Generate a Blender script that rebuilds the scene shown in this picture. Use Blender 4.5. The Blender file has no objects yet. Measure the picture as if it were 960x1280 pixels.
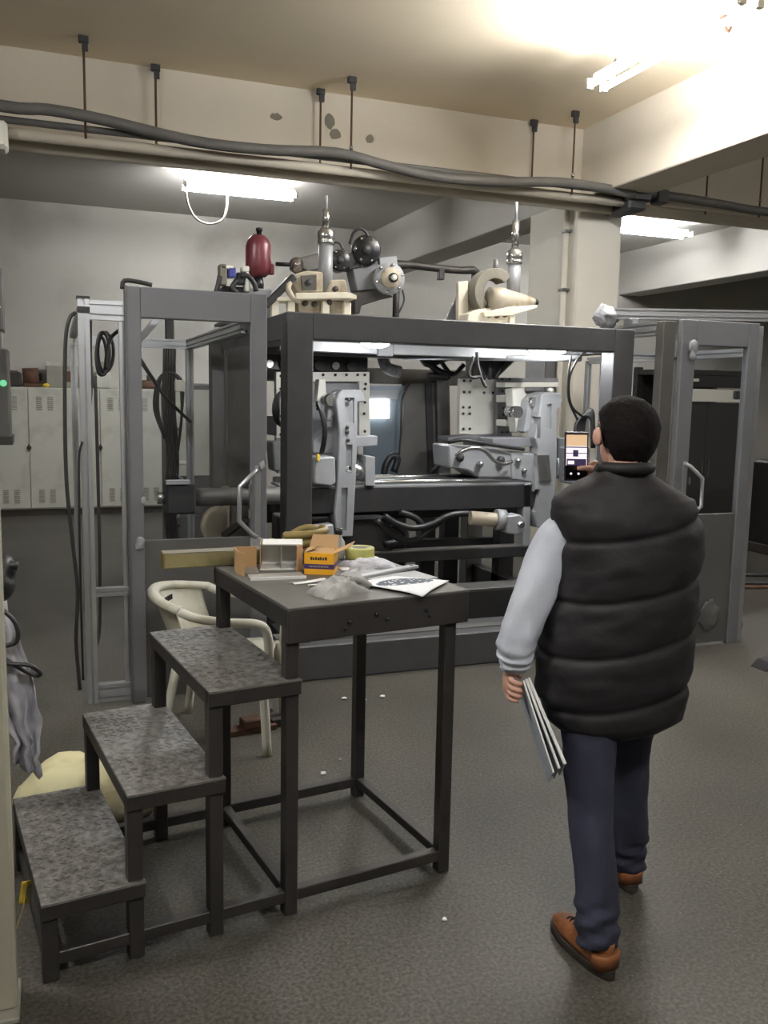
import bpy, bmesh, math, random
from mathutils import Matrix, Vector, noise
random.seed(7)
S = bpy.context.scene
COL = S.collection

# ------------------------------------------------------------------ camera
FPX, PITCH, ROLL, YAW, CAMH = 1104.47, 0.130978, -0.0194374, 0.361936, 1.70
_f = Vector((math.sin(YAW) * math.cos(PITCH), math.cos(YAW) * math.cos(PITCH), -math.sin(PITCH)))
_r0 = Vector((math.cos(YAW), -math.sin(YAW), 0))
_d0 = _f.cross(_r0)
_r = _r0 * math.cos(ROLL) + _d0 * math.sin(ROLL)
_d = -_r0 * math.sin(ROLL) + _d0 * math.cos(ROLL)
CAMP = Vector((0, 0, CAMH))
cd = bpy.data.cameras.new('camera')
cam = bpy.data.objects.new('camera', cd)
COL.objects.link(cam)
cd.sensor_fit = 'VERTICAL'
cd.sensor_height = 36
cd.lens = FPX / 1280 * 36
cd.clip_start = 0.05
cam.matrix_world = Matrix(((_r.x, -_d.x, -_f.x, 0), (_r.y, -_d.y, -_f.y, 0), (_r.z, -_d.z, -_f.z, CAMH), (0, 0, 0, 1)))
S.camera = cam

# ------------------------------------------------------------------ world, exposure
w = bpy.data.worlds.new('world')
S.world = w
w.use_nodes = True
w.node_tree.nodes['Background'].inputs[0].default_value = (0.95, 0.97, 1.0, 1)
w.node_tree.nodes['Background'].inputs[1].default_value = 0.0   # closed hall: only its lamps give light
S.view_settings.view_transform = 'Standard'
S.view_settings.look = 'None'
S.view_settings.exposure = 0.4
S.view_settings.gamma = 1
S.view_settings.use_curve_mapping = False
TUBE = 190.0          # emission strength of the fluorescent tubes


# ------------------------------------------------------------------ pixels to points
def ray(x, y):
    return _r * ((x - 480) / FPX) + _d * ((y - 640) / FPX) + _f

def at(x, y, Y):
    d = ray(x, y)
    return CAMP + d * (Y / d.y)

def atx(x, y, X):
    d = ray(x, y)
    return CAMP + d * (X / d.x)

def gr(x, y, z=0.0):
    d = ray(x, y)
    return CAMP + d * ((z - CAMH) / d.z)

# ------------------------------------------------------------------ materials
MATS = {}

def srgb(c):
    return tuple(((v / 255 / 12.92) if v / 255 <= 0.04045 else ((v / 255 + 0.055) / 1.055) ** 2.4) for v in c) + (1,)

def mat(name, col, rough=0.5, metal=0.0, var=0.12, scale=6.0, bump=0.0, bscale=60.0, col2=None, mask=(0.45, 0.62), alpha=1.0, spec=0.5, emit=0.0, detail=4.0):
    if name in MATS:
        return MATS[name]
    m = bpy.data.materials.new(name)
    m.use_nodes = True
    nt = m.node_tree
    N, L = nt.nodes, nt.links
    b = N['Principled BSDF']
    c = srgb(col)
    tc = N.new('ShaderNodeTexCoord')
    nz = N.new('ShaderNodeTexNoise')
    nz.inputs['Scale'].default_value = scale
    nz.inputs['Detail'].default_value = detail
    L.new(tc.outputs['Object'], nz.inputs['Vector'])
    rp = N.new('ShaderNodeValToRGB')
    rp.color_ramp.elements[0].position = mask[0] if col2 else 0.3
    rp.color_ramp.elements[1].position = mask[1] if col2 else 0.7
    if col2:
        c2 = srgb(col2)
        rp.color_ramp.elements[0].color = c
        rp.color_ramp.elements[1].color = c2
    else:
        rp.color_ramp.elements[0].color = tuple(v * (1 - var) for v in c[:3]) + (1,)
        rp.color_ramp.elements[1].color = tuple(min(1, v * (1 + var)) for v in c[:3]) + (1,)
    L.new(nz.outputs['Fac'], rp.inputs['Fac'])
    L.new(rp.outputs['Color'], b.inputs['Base Color'])
    b.inputs['Roughness'].default_value = rough
    b.inputs['Metallic'].default_value = metal
    b.inputs['Specular IOR Level'].default_value = spec
    if emit:
        b.inputs['Emission Color'].default_value = c
        b.inputs['Emission Strength'].default_value = emit
    if bump:
        n2 = N.new('ShaderNodeTexNoise')
        n2.inputs['Scale'].default_value = bscale
        n2.inputs['Detail'].default_value = 3
        L.new(tc.outputs['Object'], n2.inputs['Vector'])
        bp = N.new('ShaderNodeBump')
        bp.inputs['Strength'].default_value = bump
        bp.inputs['Distance'].default_value = 0.01
        L.new(n2.outputs['Fac'], bp.inputs['Height'])
        L.new(bp.outputs['Normal'], b.inputs['Normal'])
    if alpha < 1:
        b.inputs['Alpha'].default_value = alpha
    MATS[name] = m
    return m

def emat(name, col, strength):
    m = bpy.data.materials.new(name)
    m.use_nodes = True
    nt = m.node_tree
    nt.nodes.clear()
    e = nt.nodes.new('ShaderNodeEmission')
    e.inputs[0].default_value = col
    e.inputs[1].default_value = strength
    o = nt.nodes.new('ShaderNodeOutputMaterial')
    nt.links.new(e.outputs[0], o.inputs[0])
    MATS[name] = m
    return m

def floor_mat():
    m = bpy.data.materials.new('floor_terrazzo')
    m.use_nodes = True
    N, L = m.node_tree.nodes, m.node_tree.links
    b = N['Principled BSDF']
    tc = N.new('ShaderNodeTexCoord')
    big = N.new('ShaderNodeTexNoise'); big.inputs['Scale'].default_value = 0.9; big.inputs['Detail'].default_value = 6
    fine = N.new('ShaderNodeTexNoise'); fine.inputs['Scale'].default_value = 80; fine.inputs['Detail'].default_value = 5
    vor = N.new('ShaderNodeTexVoronoi'); vor.inputs['Scale'].default_value = 48
    for n in (big, fine, vor):
        L.new(tc.outputs['Object'], n.inputs['Vector'])
    r1 = N.new('ShaderNodeValToRGB')
    r1.color_ramp.elements[0].position = 0.3; r1.color_ramp.elements[0].color = srgb((62, 60, 55))
    r1.color_ramp.elements[1].position = 0.72; r1.color_ramp.elements[1].color = srgb((84, 81, 75))
    L.new(big.outputs['Fac'], r1.inputs['Fac'])
    r2 = N.new('ShaderNodeValToRGB')
    r2.color_ramp.elements[0].position = 0.36; r2.color_ramp.elements[0].color = (0.62, 0.62, 0.62, 1)
    r2.color_ramp.elements[1].position = 0.66; r2.color_ramp.elements[1].color = (1.45, 1.45, 1.43, 1)
    L.new(fine.outputs['Fac'], r2.inputs['Fac'])
    mx = N.new('ShaderNodeMix'); mx.data_type = 'RGBA'; mx.blend_type = 'MULTIPLY'; mx.inputs['Factor'].default_value = 1
    L.new(r1.outputs['Color'], mx.inputs['A']); L.new(r2.outputs['Color'], mx.inputs['B'])
    r3 = N.new('ShaderNodeValToRGB')
    r3.color_ramp.elements[0].position = 0.02; r3.color_ramp.elements[0].color = (1, 1, 1, 1)
    r3.color_ramp.elements[1].position = 0.16; r3.color_ramp.elements[1].color = (0, 0, 0, 1)
    L.new(vor.outputs['Distance'], r3.inputs['Fac'])
    sep = N.new('ShaderNodeSeparateColor'); L.new(vor.outputs['Color'], sep.inputs['Color'])
    gt = N.new('ShaderNodeMath'); gt.operation = 'GREATER_THAN'; gt.inputs[1].default_value = 0.72
    L.new(sep.outputs['Red'], gt.inputs[0])
    ml = N.new('ShaderNodeMath'); ml.operation = 'MULTIPLY'
    L.new(gt.outputs[0], ml.inputs[0]); L.new(r3.outputs['Color'], ml.inputs[1])
    m2 = N.new('ShaderNodeMix'); m2.data_type = 'RGBA'
    L.new(ml.outputs[0], m2.inputs['Factor']); L.new(mx.outputs['Result'], m2.inputs['A'])
    m2.inputs['B'].default_value = srgb((128, 126, 120))
    L.new(m2.outputs['Result'], b.inputs['Base Color'])
    b.inputs['Roughness'].default_value = 0.5
    b.inputs['Specular IOR Level'].default_value = 0.25
    bp = N.new('ShaderNodeBump'); bp.inputs['Strength'].default_value = 0.12; bp.inputs['Distance'].default_value = 0.004
    L.new(fine.outputs['Fac'], bp.inputs['Height']); L.new(bp.outputs['Normal'], b.inputs['Normal'])
    MATS['floor'] = m
    return m

def pane_mat():
    m = bpy.data.materials.new('clear_polycarbonate')
    m.use_nodes = True
    nt = m.node_tree; nt.nodes.clear()
    t = nt.nodes.new('ShaderNodeBsdfTransparent'); t.inputs[0].default_value = (0.93, 0.94, 0.95, 1)
    g = nt.nodes.new('ShaderNodeBsdfGlossy'); g.inputs['Roughness'].default_value = 0.05
    fr = nt.nodes.new('ShaderNodeFresnel'); fr.inputs[0].default_value = 1.35
    mx = nt.nodes.new('ShaderNodeMixShader')
    o = nt.nodes.new('ShaderNodeOutputMaterial')
    nt.links.new(fr.outputs[0], mx.inputs[0]); nt.links.new(t.outputs[0], mx.inputs[1]); nt.links.new(g.outputs[0], mx.inputs[2])
    nt.links.new(mx.outputs[0], o.inputs[0])
    MATS['pane'] = m
    return m

# ------------------------------------------------------------------ mesh builder
FR = [Matrix()]      # current frame: builder coordinates -> world

class frame:
    def __init__(self, mtx):
        self.m = mtx
    def __enter__(self):
        FR.append(FR[-1] @ self.m)
    def __exit__(self, *a):
        FR.pop()

def smooth_path(pts, n=6):
    pts = [Vector(p) for p in pts]
    if len(pts) < 3:
        return pts
    out = []
    P = [pts[0] * 2 - pts[1]] + pts + [pts[-1] * 2 - pts[-2]]
    for i in range(1, len(P) - 2):
        a, b, c, d = P[i - 1], P[i], P[i + 1], P[i + 2]
        for k in range(n):
            t = k / n
            out.append(0.5 * ((2 * b) + (c - a) * t + (2 * a - 5 * b + 4 * c - d) * t * t + (3 * b - a - 3 * c + d) * t ** 3))
    out.append(pts[-1])
    return out

class MB:
    def __init__(self):
        self.bm = bmesh.new()

    def _xf(self, verts, m):
        for v in verts:
            v.co = m @ v.co

    def box(self, x0, x1, y0, y1, z0, z1, bev=0.0, rot=None, seg=1):
        c = Vector(((x0 + x1) / 2, (y0 + y1) / 2, (z0 + z1) / 2))
        t = bmesh.new()
        bmesh.ops.create_cube(t, size=1)
        for v in t.verts:
            v.co = Vector((v.co.x * abs(x1 - x0), v.co.y * abs(y1 - y0), v.co.z * abs(z1 - z0)))
        if bev:
            bmesh.ops.bevel(t, geom=t.edges[:], offset=min(bev, 0.45 * min(abs(x1 - x0), abs(y1 - y0), abs(z1 - z0))), segments=seg, affect='EDGES', profile=0.5)
        m = Matrix.Translation(c) @ (rot.to_4x4() if rot is not None else Matrix())
        self._xf(t.verts, m)
        self._merge(t)
        return self

    def _merge(self, t):
        me = bpy.data.meshes.new('tmp')
        t.to_mesh(me); t.free()
        self.bm.from_mesh(me)
        bpy.data.meshes.remove(me)

    def bar(self, a, b, wx, wy, bev=0.0, up=(0, 0, 1), seg=1):
        a, b = Vector(a), Vector(b)
        d = b - a
        z = d.normalized()
        u = Vector(up)
        if abs(u.dot(z)) > 0.97:
            u = Vector((0, 1, 0)) if abs(z.y) < 0.9 else Vector((1, 0, 0))
        x = u.cross(z).normalized()
        y = z.cross(x)
        rot = Matrix((x, y, z)).transposed()
        t = MB()
        t.box(-wx / 2, wx / 2, -wy / 2, wy / 2, -d.length / 2, d.length / 2, bev, None, seg)
        self._xf(t.bm.verts, Matrix.Translation((a + b) / 2) @ rot.to_4x4())
        self._merge(t.bm)
        return self

    def tube(self, pts, r, n=8, smooth=0, caps=True, radii=None, sq=1.0):
        P = smooth_path(pts, smooth) if smooth else [Vector(p) for p in pts]
        rs = radii
        bm = self.bm
        rings = []
        prev = None
        for i, p in enumerate(P):
            t = (P[min(i + 1, len(P) - 1)] - P[max(i - 1, 0)])
            t = t.normalized() if t.length > 1e-9 else Vector((0, 0, 1))
            if prev is None:
                u = Vector((0, 0, 1)) if abs(t.z) < 0.9 else Vector((1, 0, 0))
            else:
                u = prev
            x = (u - t * u.dot(t)).normalized()
            prev = x
            y = t.cross(x)
            if rs is None:
                rr = r
            else:
                q = i / max(1, len(P) - 1) * (len(rs) - 1)
                k = min(int(q), len(rs) - 2)
                rr = rs[k] + (rs[k + 1] - rs[k]) * (q - k)
            rings.append([bm.verts.new(p + x * math.cos(2 * math.pi * j / n) * rr + y * math.sin(2 * math.pi * j / n) * rr * sq) for j in range(n)])
        for i in range(len(rings) - 1):
            for j in range(n):
                f = bm.faces.new((rings[i][j], rings[i][(j + 1) % n], rings[i + 1][(j + 1) % n], rings[i + 1][j]))
                f.smooth = True
        if caps:
            bm.faces.new(rings[0][::-1]); bm.faces.new(rings[-1])
        return self

    def cyl(self, a, b, r, n=20, r2=None):
        return self.tube([a, b], r, n, 0, True, [r, r if r2 is None else r2])

    def lathe(self, prof, origin=(0, 0, 0), axis=(0, 0, 1), n=24, smooth=True):
        """prof: list of (radius, distance along the axis)"""
        o, z = Vector(origin), Vector(axis).normalized()
        u = Vector((0, 0, 1)) if abs(z.z) < 0.9 else Vector((1, 0, 0))
        x = (u - z * u.dot(z)).normalized(); y = z.cross(x)
        bm = self.bm
        rings = []
        for r, h in prof:
            r = max(r, 1e-4)
            rings.append([bm.verts.new(o + z * h + (x * math.cos(2 * math.pi * j / n) + y * math.sin(2 * math.pi * j / n)) * r) for j in range(n)])
        for i in range(len(rings) - 1):
            for j in range(n):
                f = bm.faces.new((rings[i][j], rings[i][(j + 1) % n], rings[i + 1][(j + 1) % n], rings[i + 1][j]))
                f.smooth = smooth
        bm.faces.new(rings[0][::-1]); bm.faces.new(rings[-1])
        return self

    def ball(self, c, rx, ry=None, rz=None, seg=16, rot=None):
        ry = rx if ry is None else ry; rz = rx if rz is None else rz
        t = bmesh.new()
        bmesh.ops.create_uvsphere(t, u_segments=seg, v_segments=max(6, seg * 2 // 3), radius=1)
        m = Matrix.Translation(Vector(c)) @ (rot.to_4x4() if rot is not None else Matrix()) @ Matrix.Diagonal((rx, ry, rz, 1))
        self._xf(t.verts, m)
        for f in t.faces:
            f.smooth = True
        self._merge(t)
        return self

    def prism(self, poly, a, b, bev=0.0):
        """poly: list of points (3D); extruded by vector b-a"""
        e = Vector(b) - Vector(a)
        t = bmesh.new()
        lo = [t.verts.new(Vector(p)) for p in poly]
        hi = [t.verts.new(Vector(p) + e) for p in poly]
        n = len(poly)
        t.faces.new(lo); t.faces.new(hi[::-1])
        for i in range(n):
            t.faces.new((lo[i], hi[i], hi[(i + 1) % n], lo[(i + 1) % n]))
        bmesh.ops.recalc_face_normals(t, faces=t.faces[:])
        if bev:
            bmesh.ops.bevel(t, geom=t.edges[:], offset=bev, segments=1, affect='EDGES', profile=0.5)
        self._merge(t)
        return self

    def loft(self, rings, caps=True, smooth=True, closed=True):
        bm = self.bm
        R = [[bm.verts.new(Vector(p)) for p in r] for r in rings]
        n = len(R[0])
        for i in range(len(R) - 1):
            for j in range(n if closed else n - 1):
                f = bm.faces.new((R[i][j], R[i][(j + 1) % n], R[i + 1][(j + 1) % n], R[i + 1][j]))
                f.smooth = smooth
        if caps and closed:
            bm.faces.new(R[0][::-1]); bm.faces.new(R[-1])
        return self

    def grid(self, fn, nu, nv, thick=0.0, smooth=True):
        """surface fn(u,v) in 0..1, given a real thickness"""
        t = bmesh.new()
        V = [[t.verts.new(Vector(fn(i / nu, j / nv))) for j in range(nv + 1)] for i in range(nu + 1)]
        for i in range(nu):
            for j in range(nv):
                t.faces.new((V[i][j], V[i + 1][j], V[i + 1][j + 1], V[i][j + 1]))
        if thick:
            t.normal_update()
            U = [[t.verts.new(V[i][j].co - V[i][j].normal * thick) for j in range(nv + 1)] for i in range(nu + 1)]
            for i in range(nu):
                for j in range(nv):
                    t.faces.new((U[i][j + 1], U[i + 1][j + 1], U[i + 1][j], U[i][j]))
            for i in range(nu):
                t.faces.new((V[i + 1][0], V[i][0], U[i][0], U[i + 1][0]))
                t.faces.new((V[i][nv], V[i + 1][nv], U[i + 1][nv], U[i][nv]))
            for j in range(nv):
                t.faces.new((V[0][j], V[0][j + 1], U[0][j + 1], U[0][j]))
                t.faces.new((V[nu][j + 1], V[nu][j], U[nu][j], U[nu][j + 1]))
        for f in t.faces:
            f.smooth = smooth
        self._merge(t)
        return self

    def build(self, name, material, parent=None, mods=None, label=None, fix=True):
        bm = self.bm
        if fix:
            bmesh.ops.recalc_face_normals(bm, faces=bm.faces[:])
        F = FR[-1]
        lo = Vector((1e9,) * 3); hi = -lo
        for v in bm.verts:
            for k in range(3):
                lo[k] = min(lo[k], v.co[k]); hi[k] = max(hi[k], v.co[k])
        o3 = Vector(((lo.x + hi.x) / 2, (lo.y + hi.y) / 2, lo.z))
        for v in bm.verts:
            v.co -= o3
        me = bpy.data.meshes.new(name)
        bm.to_mesh(me); bm.free()
        me.materials.append(MATS[material] if isinstance(material, str) else material)
        ob = bpy.data.objects.new(name, me)
        COL.objects.link(ob)
        Wm = F @ Matrix.Translation(o3)
        if parent is not None:
            ob.parent = parent
            ob.matrix_basis = WM[parent].inverted() @ Wm
        else:
            ob.matrix_basis = Wm
        WM[ob] = Wm
        if label:
            ob['label'] = label
        return ob

WM = {}

def thing(name, label, cat, loc=(0, 0, 0), rz=0.0, group=None):
    o = bpy.data.objects.new(name, None)
    COL.objects.link(o)
    o.empty_display_size = 0.1
    o.matrix_basis = Matrix.Translation(Vector(loc)) @ Matrix.Rotation(rz, 4, 'Z')
    WM[o] = FR[-1] @ o.matrix_basis
    o.matrix_basis = WM[o]
    return tag(o, label, cat, group)

def tag(o, label, cat, group=None):
    o['label'] = label
    o['category'] = cat
    if group:
        o['group'] = group
    return o

def struct(o):
    o['kind'] = 'structure'
    return o

def stuff(o):
    o['kind'] = 'stuff'
    return o

def local(o):
    return frame(FR[-1].inverted() @ WM[o])

def dup(root, delta, label=None):
    """copy of a thing with its parts and sub-parts, moved by delta"""
    r = root.copy(); COL.objects.link(r)
    M = Matrix.Translation(Vector(delta)) @ WM[root]
    r.matrix_basis = M; WM[r] = M
    if label:
        r['label'] = label
    for ch in [c for c in bpy.data.objects if c.parent == root and c is not r]:
        c = ch.copy(); COL.objects.link(c); c.parent = r
        WM[c] = Matrix.Translation(Vector(delta)) @ WM[ch]
        for g2 in [q for q in bpy.data.objects if q.parent == ch]:
            d = g2.copy(); COL.objects.link(d); d.parent = c
    return r

def wob(p, s, a, seed=0.0):
    v = Vector(p) * s + Vector((seed, seed * 1.7, -seed))
    return noise.noise(v) * a

# colours
floor_mat(); pane_mat()
mat('wall', (168, 164, 153), 0.9, 0, 0.08, 1.2, 0.25, 25)
mat('wall_old', (180, 177, 169), 0.9, 0, col2=(128, 124, 114), mask=(0.52, 0.78), scale=0.55, bump=0.3, bscale=20, detail=8)
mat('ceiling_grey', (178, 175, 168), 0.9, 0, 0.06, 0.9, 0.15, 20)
mat('ceiling_paint', (236, 221, 194), 0.9, 0, 0.05, 0.9, 0.15, 20)
mat('beam_paint', (206, 197, 180), 0.9, 0, col2=(194, 186, 170), mask=(0.5, 0.8), scale=0.9, bump=0.25, bscale=18)
mat('column_paint', (208, 203, 190), 0.85, 0, 0.05, 1.5, 0.15, 25)
mat('dark_steel', (76, 76, 78), 0.5, 0.2, 0.1, 9, 0.08, 80)
mat('black_steel', (54, 51, 49), 0.5, 0.25, 0.18, 7, 0.1, 60)
mat('gate_paint', (112, 113, 116), 0.5, 0.1, 0.1, 3, 0.1, 40)
mat('gate_plate', (100, 99, 97), 0.48, 0.3, 0.12, 2.5, 0.05, 30)
mat('mid_steel', (102, 100, 96), 0.5, 0.3, 0.14, 5, 0.05, 40)
mat('aluminium', (186, 188, 190), 0.34, 0.75, 0.05, 8)
mat('groove', (58, 58, 58), 0.6, 0.3, 0.1, 8)
mat('steel_bright', (200, 200, 198), 0.22, 0.95, 0.06, 12)
mat('clamp_paint', (152, 154, 156), 0.42, 0.15, 0.08, 7)
mat('platen', (226, 224, 214), 0.4, 0.15, 0.05, 5)
mat('beige_cast', (176, 166, 146), 0.5, 0.1, col2=(112, 98, 78), mask=(0.5, 0.72), scale=7, bump=0.1, bscale=30)
mat('beige_light', (216, 208, 188), 0.5, 0.1, 0.08, 8)
mat('rubber', (34, 34, 35), 0.45, 0, 0.15, 10)
mat('cable', (40, 39, 38), 0.5, 0, 0.1, 10)
mat('grey_cable', (96, 94, 90), 0.6, 0, 0.15, 6)
mat('white_plastic', (222, 220, 208), 0.45, 0, 0.05, 4)
mat('black_plastic', (32, 33, 35), 0.35, 0, 0.1, 8)
mat('red_tank', (108, 50, 58), 0.35, 0.1, 0.08, 5)
mat('blue_knob', (70, 74, 150), 0.4, 0, 0.05, 8)
mat('yellow_tag', (214, 184, 60), 0.55, 0, 0.06, 8)
mat('rust', (92, 66, 52), 0.8, 0.2, 0.25, 12, 0.2, 60)
mat('cabinet', (184, 184, 174), 0.55, 0.05, col2=(150, 146, 132), mask=(0.5, 0.75), scale=2.2)
mat('cabinet_dark', (52, 46, 40), 0.7, 0, 0.1, 6)
mat('vent', (140, 137, 126), 0.7, 0, 0.1, 6)
mat('lamp_white', (240, 240, 236), 0.5, 0, 0.02, 4)
mat('wood', (150, 140, 98), 0.75, 0, col2=(104, 98, 66), mask=(0.42, 0.6), scale=5, bump=0.15, bscale=40)
mat('wood_grey', (120, 116, 104), 0.8, 0, 0.15, 6, 0.15, 40)
mat('card_brown', (176, 142, 100), 0.8, 0, 0.06, 5)
mat('card_white', (226, 225, 220), 0.7, 0, 0.03, 4)
mat('card_grey', (150, 148, 142), 0.8, 0, 0.06, 5)
mat('box_yellow', (236, 172, 34), 0.5, 0, 0.04, 5)
mat('box_band', (70, 44, 92), 0.5, 0, 0.04, 5)
mat('ink', (40, 34, 40), 0.6, 0, 0.04, 5)
mat('paper', (232, 232, 230), 0.75, 0, 0.03, 4)
mat('paper_grey', (176, 177, 178), 0.75, 0, 0.08, 9)
mat('pouch', (160, 158, 154), 0.75, 0, col2=(120, 119, 118), mask=(0.45, 0.7), scale=9, bump=0.3, bscale=30, alpha=1)
mat('hose_olive', (128, 112, 62), 0.5, 0, 0.12, 12)
mat('tape_green', (170, 168, 96), 0.5, 0, 0.08, 8)
mat('sack', (196, 190, 150), 0.7, 0, col2=(158, 150, 116), mask=(0.45, 0.7), scale=6, bump=0.3, bscale=18)
mat('sack_dirty', (122, 114, 84), 0.8, 0, col2=(86, 80, 62), mask=(0.4, 0.65), scale=6, bump=0.3, bscale=18)
mat('film', (186, 185, 190), 0.45, 0, col2=(150, 150, 156), mask=(0.42, 0.62), scale=9, bump=0.5, bscale=20)
mat('beige_post', (170, 166, 148), 0.6, 0.1, 0.07, 4, 0.1, 30)
mat('panel_grey', (80, 79, 76), 0.5, 0.2, 0.08, 5)
mat('rack_black', (30, 27, 26), 0.6, 0.1, 0.15, 5)
mat('chair_white', (196, 194, 180), 0.5, 0, col2=(166, 160, 138), mask=(0.5, 0.75), scale=7)
mat('skin', (204, 158, 138), 0.5, 0, 0.06, 14, 0.05, 120)
mat('hair', (20, 16, 15), 0.8, 0, 0.3, 60, 0.35, 160, spec=0.12)
mat('vest', (31, 29, 31), 0.62, 0, 0.1, 14, 0.12, 60, spec=0.3)
mat('sweater', (192, 197, 206), 0.9, 0, 0.04, 20, 0.12, 160)
mat('jeans', (38, 40, 58), 0.85, 0, 0.16, 14, 0.12, 220)
mat('leather', (140, 88, 50), 0.5, 0, col2=(96, 58, 34), mask=(0.45, 0.68), scale=14, bump=0.1, bscale=120)
mat('leather_light', (168, 116, 66), 0.55, 0, 0.12, 20)
mat('sole', (48, 38, 32), 0.7, 0, 0.15, 14)
mat('folder', (168, 177, 188), 0.4, 0, 0.06, 14)
mat('screen_black', (8, 8, 10), 0.15, 0, 0.02, 5)
emat('tube', (0.98, 0.985, 1.0, 1), TUBE)
emat('scr_warm', srgb((226, 190, 150)), 0.8)
emat('scr_white', srgb((244, 232, 240)), 0.9)
emat('scr_dark', srgb((70, 60, 90)), 0.6)
emat('led_green', (0.25, 0.9, 0.45, 1), 0.6)
emat('work_lamp', (0.97, 0.98, 1.0, 1), 150.0)
emat('panel_light', (0.95, 0.98, 1.0, 1), 6.0)
# ================================================================== the setting
ZC = 4.2
CX, CY = 4.74, 7.46
def S_(mb, name, m, parent=None):
    o = mb.build(name, m, parent)
    return struct(o) if parent is None else o

S_(MB().box(-7, 14, -4, 13.6, -0.2, 0.0), 'floor', 'floor')
S_(MB().box(-7, 14, -4, CY + .2, ZC, ZC + 0.25), 'ceiling', 'ceiling_paint')
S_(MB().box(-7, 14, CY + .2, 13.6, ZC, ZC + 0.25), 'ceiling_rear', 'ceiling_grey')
S_(MB().box(-7, 14, 13.2, 13.5, 0.0, ZC), 'wall_back', 'wall_old')
S_(MB().box(13.7, 14, -4, 13.2, 0.0, ZC), 'wall_right', 'wall')
S_(MB().box(-7, -6.7, -4, 13.2, 0.0, ZC), 'wall_left', 'wall')
S_(MB().box(-7, 14, -4.3, -4, 0.0, ZC), 'wall_front', 'wall')
S_(MB().box(-6.7, 13.7, CY, CY + 0.42, 3.57, ZC + 0.02, 0.01), 'ceiling_beam_long', 'beam_paint')
S_(MB().box(CX, CX + 0.46, -4, CY, 3.57, ZC + 0.02, 0.01), 'ceiling_beam_cross', 'beam_paint')
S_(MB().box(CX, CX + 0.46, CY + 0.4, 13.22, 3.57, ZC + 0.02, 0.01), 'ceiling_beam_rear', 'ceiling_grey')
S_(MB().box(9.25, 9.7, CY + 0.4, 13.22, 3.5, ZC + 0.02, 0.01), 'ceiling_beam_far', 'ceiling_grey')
S_(MB().box(CX + 0.002, CX + 0.49, CY + 0.002, CY + 0.93, 0, 3.62, 0.015), 'column', 'column_paint')
S_(MB().box(-6.7, -1.6, 13.17, 13.21, 0, 0.1).box(3.1, 13.7, 13.17, 13.21, 0, 0.1), 'baseboard_back', 'cabinet_dark')
# plaster scars on the beam face above the conduits
for i, (px_, py_, rx, rz) in enumerate([(412, 152, .045, .06), (419, 168, .05, .045), (462, 174, .035, .035), (345, 146, .05, .03)]):
    p = at(px_, py_, CY)
    n_ = 14
    poly = [(p.x + math.cos(2 * math.pi * k / n_) * rx * (1 + .3 * wob((k, i, 0), .9, 1, 3)), CY + .002, p.z + math.sin(2 * math.pi * k / n_) * rz * (1 + .3 * wob((k, i, 5), .9, 1, 3))) for k in range(n_)]
    S_(MB().prism(poly, (0, 0, 0), (0, -.006, 0)), 'trim_plaster_scar', 'wood_grey')

# white pipe on the column
o = thing('column_pipe', 'white riser pipe clipped to the side of the concrete column', 'pipe', (CX - .035, CY + .16, 0))
MB().cyl((CX - .035, CY + .16, 0), (CX - .035, CY + .16, 3.56), .028, 12).build('pipe', 'column_paint', o)
for z in (1.2, 2.3, 2.75, 3.3):
    MB().box(CX - .07, CX + .004, CY + .11, CY + .21, z - .012, z + .012).build('clip', 'mid_steel', o)

# ------------------------------------------------------------------ fluorescent lamps
def lamp(c, along, label, refl=.17, L=1.25, name='fluorescent_lamp', group='fluorescent ceiling lamps'):
    t = thing(name, label, 'lamp', c, 0 if along == 'x' else math.pi / 2, group)
    with local(t):
        MB().box(-L / 2 + .01, L / 2 - .01, -.03, .03, -.005, .045, .008).build('batten', 'lamp_white', t)
        for s in (-1, 1):
            tb = MB().tube([(-L / 2 + .03, s * refl / 2, -.04), (L / 2 - .03, s * refl / 2, -.04)], .02, 8).build('lamp_tube', 'tube', t)
            for e in (-1, 1):
                MB().box(e * (L / 2 - .015) - .015, e * (L / 2 - .015) + .015, s * refl / 2 - .022, s * refl / 2 + .022, -.065, -.0).build('lamp_holder', 'white_plastic', tb)
        for e in (-1, 1):
            MB().box(e * L * .42 - .012, e * L * .42 + .012, -refl / 2 - .01, refl / 2 + .01, -.012, .004).build('cross_arm', 'lamp_white', t)
            MB().cyl((e * L * .35, 0, .04), (e * L * .35, 0, ZC - c[2] + .001), .008, 6).build('suspension_rod', 'mid_steel', t)
    return t

lamp((2.12, 10.45, 4.02), 'x', 'lit fluorescent lamp with a dangling white wire loop above the grey cabinets', .22, 1.3)
lamp((7.85, 10.55, 4.05), 'x', 'lit fluorescent lamp on the ceiling just past the concrete column', .22, 1.3)
lamp((3.66, 4.88, 3.92), 'y', 'lit fluorescent lamp beside the cross beam over the steel guard gate', .12, 1.5)
# lamps of the same hall that the frame cuts off, at the height of the ones in view
lamp((-1.9, 3.4, 3.95), 'y', 'lit fluorescent lamp over the near aisle left of the steps', .12, 1.3, 'lamp_left_offscreen')
lamp((0.6, -0.6, 3.95), 'x', 'lit fluorescent lamp over the aisle behind the photographer', .12, 1.3, 'lamp_behind_offscreen')
lamp((8.6, 3.0, 3.95), 'y', 'lit fluorescent lamp in the bay beyond the cross beam', .12, 1.3, 'lamp_right_offscreen')
p = at(232, 243, 10.3)
wl = MB().tube([at(232, 240, 10.3), at(236, 258, 10.3), at(246, 274, 10.3), at(262, 280, 10.3), at(278, 275, 10.3), at(283, 262, 10.3), at(284, 250, 10.3), at(284, 238, 10.4)], .012, 6, 5).build('lamp_wire', 'white_plastic')
tag(wl, 'white wire hanging in a loop under the back lamp', 'wire')

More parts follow.
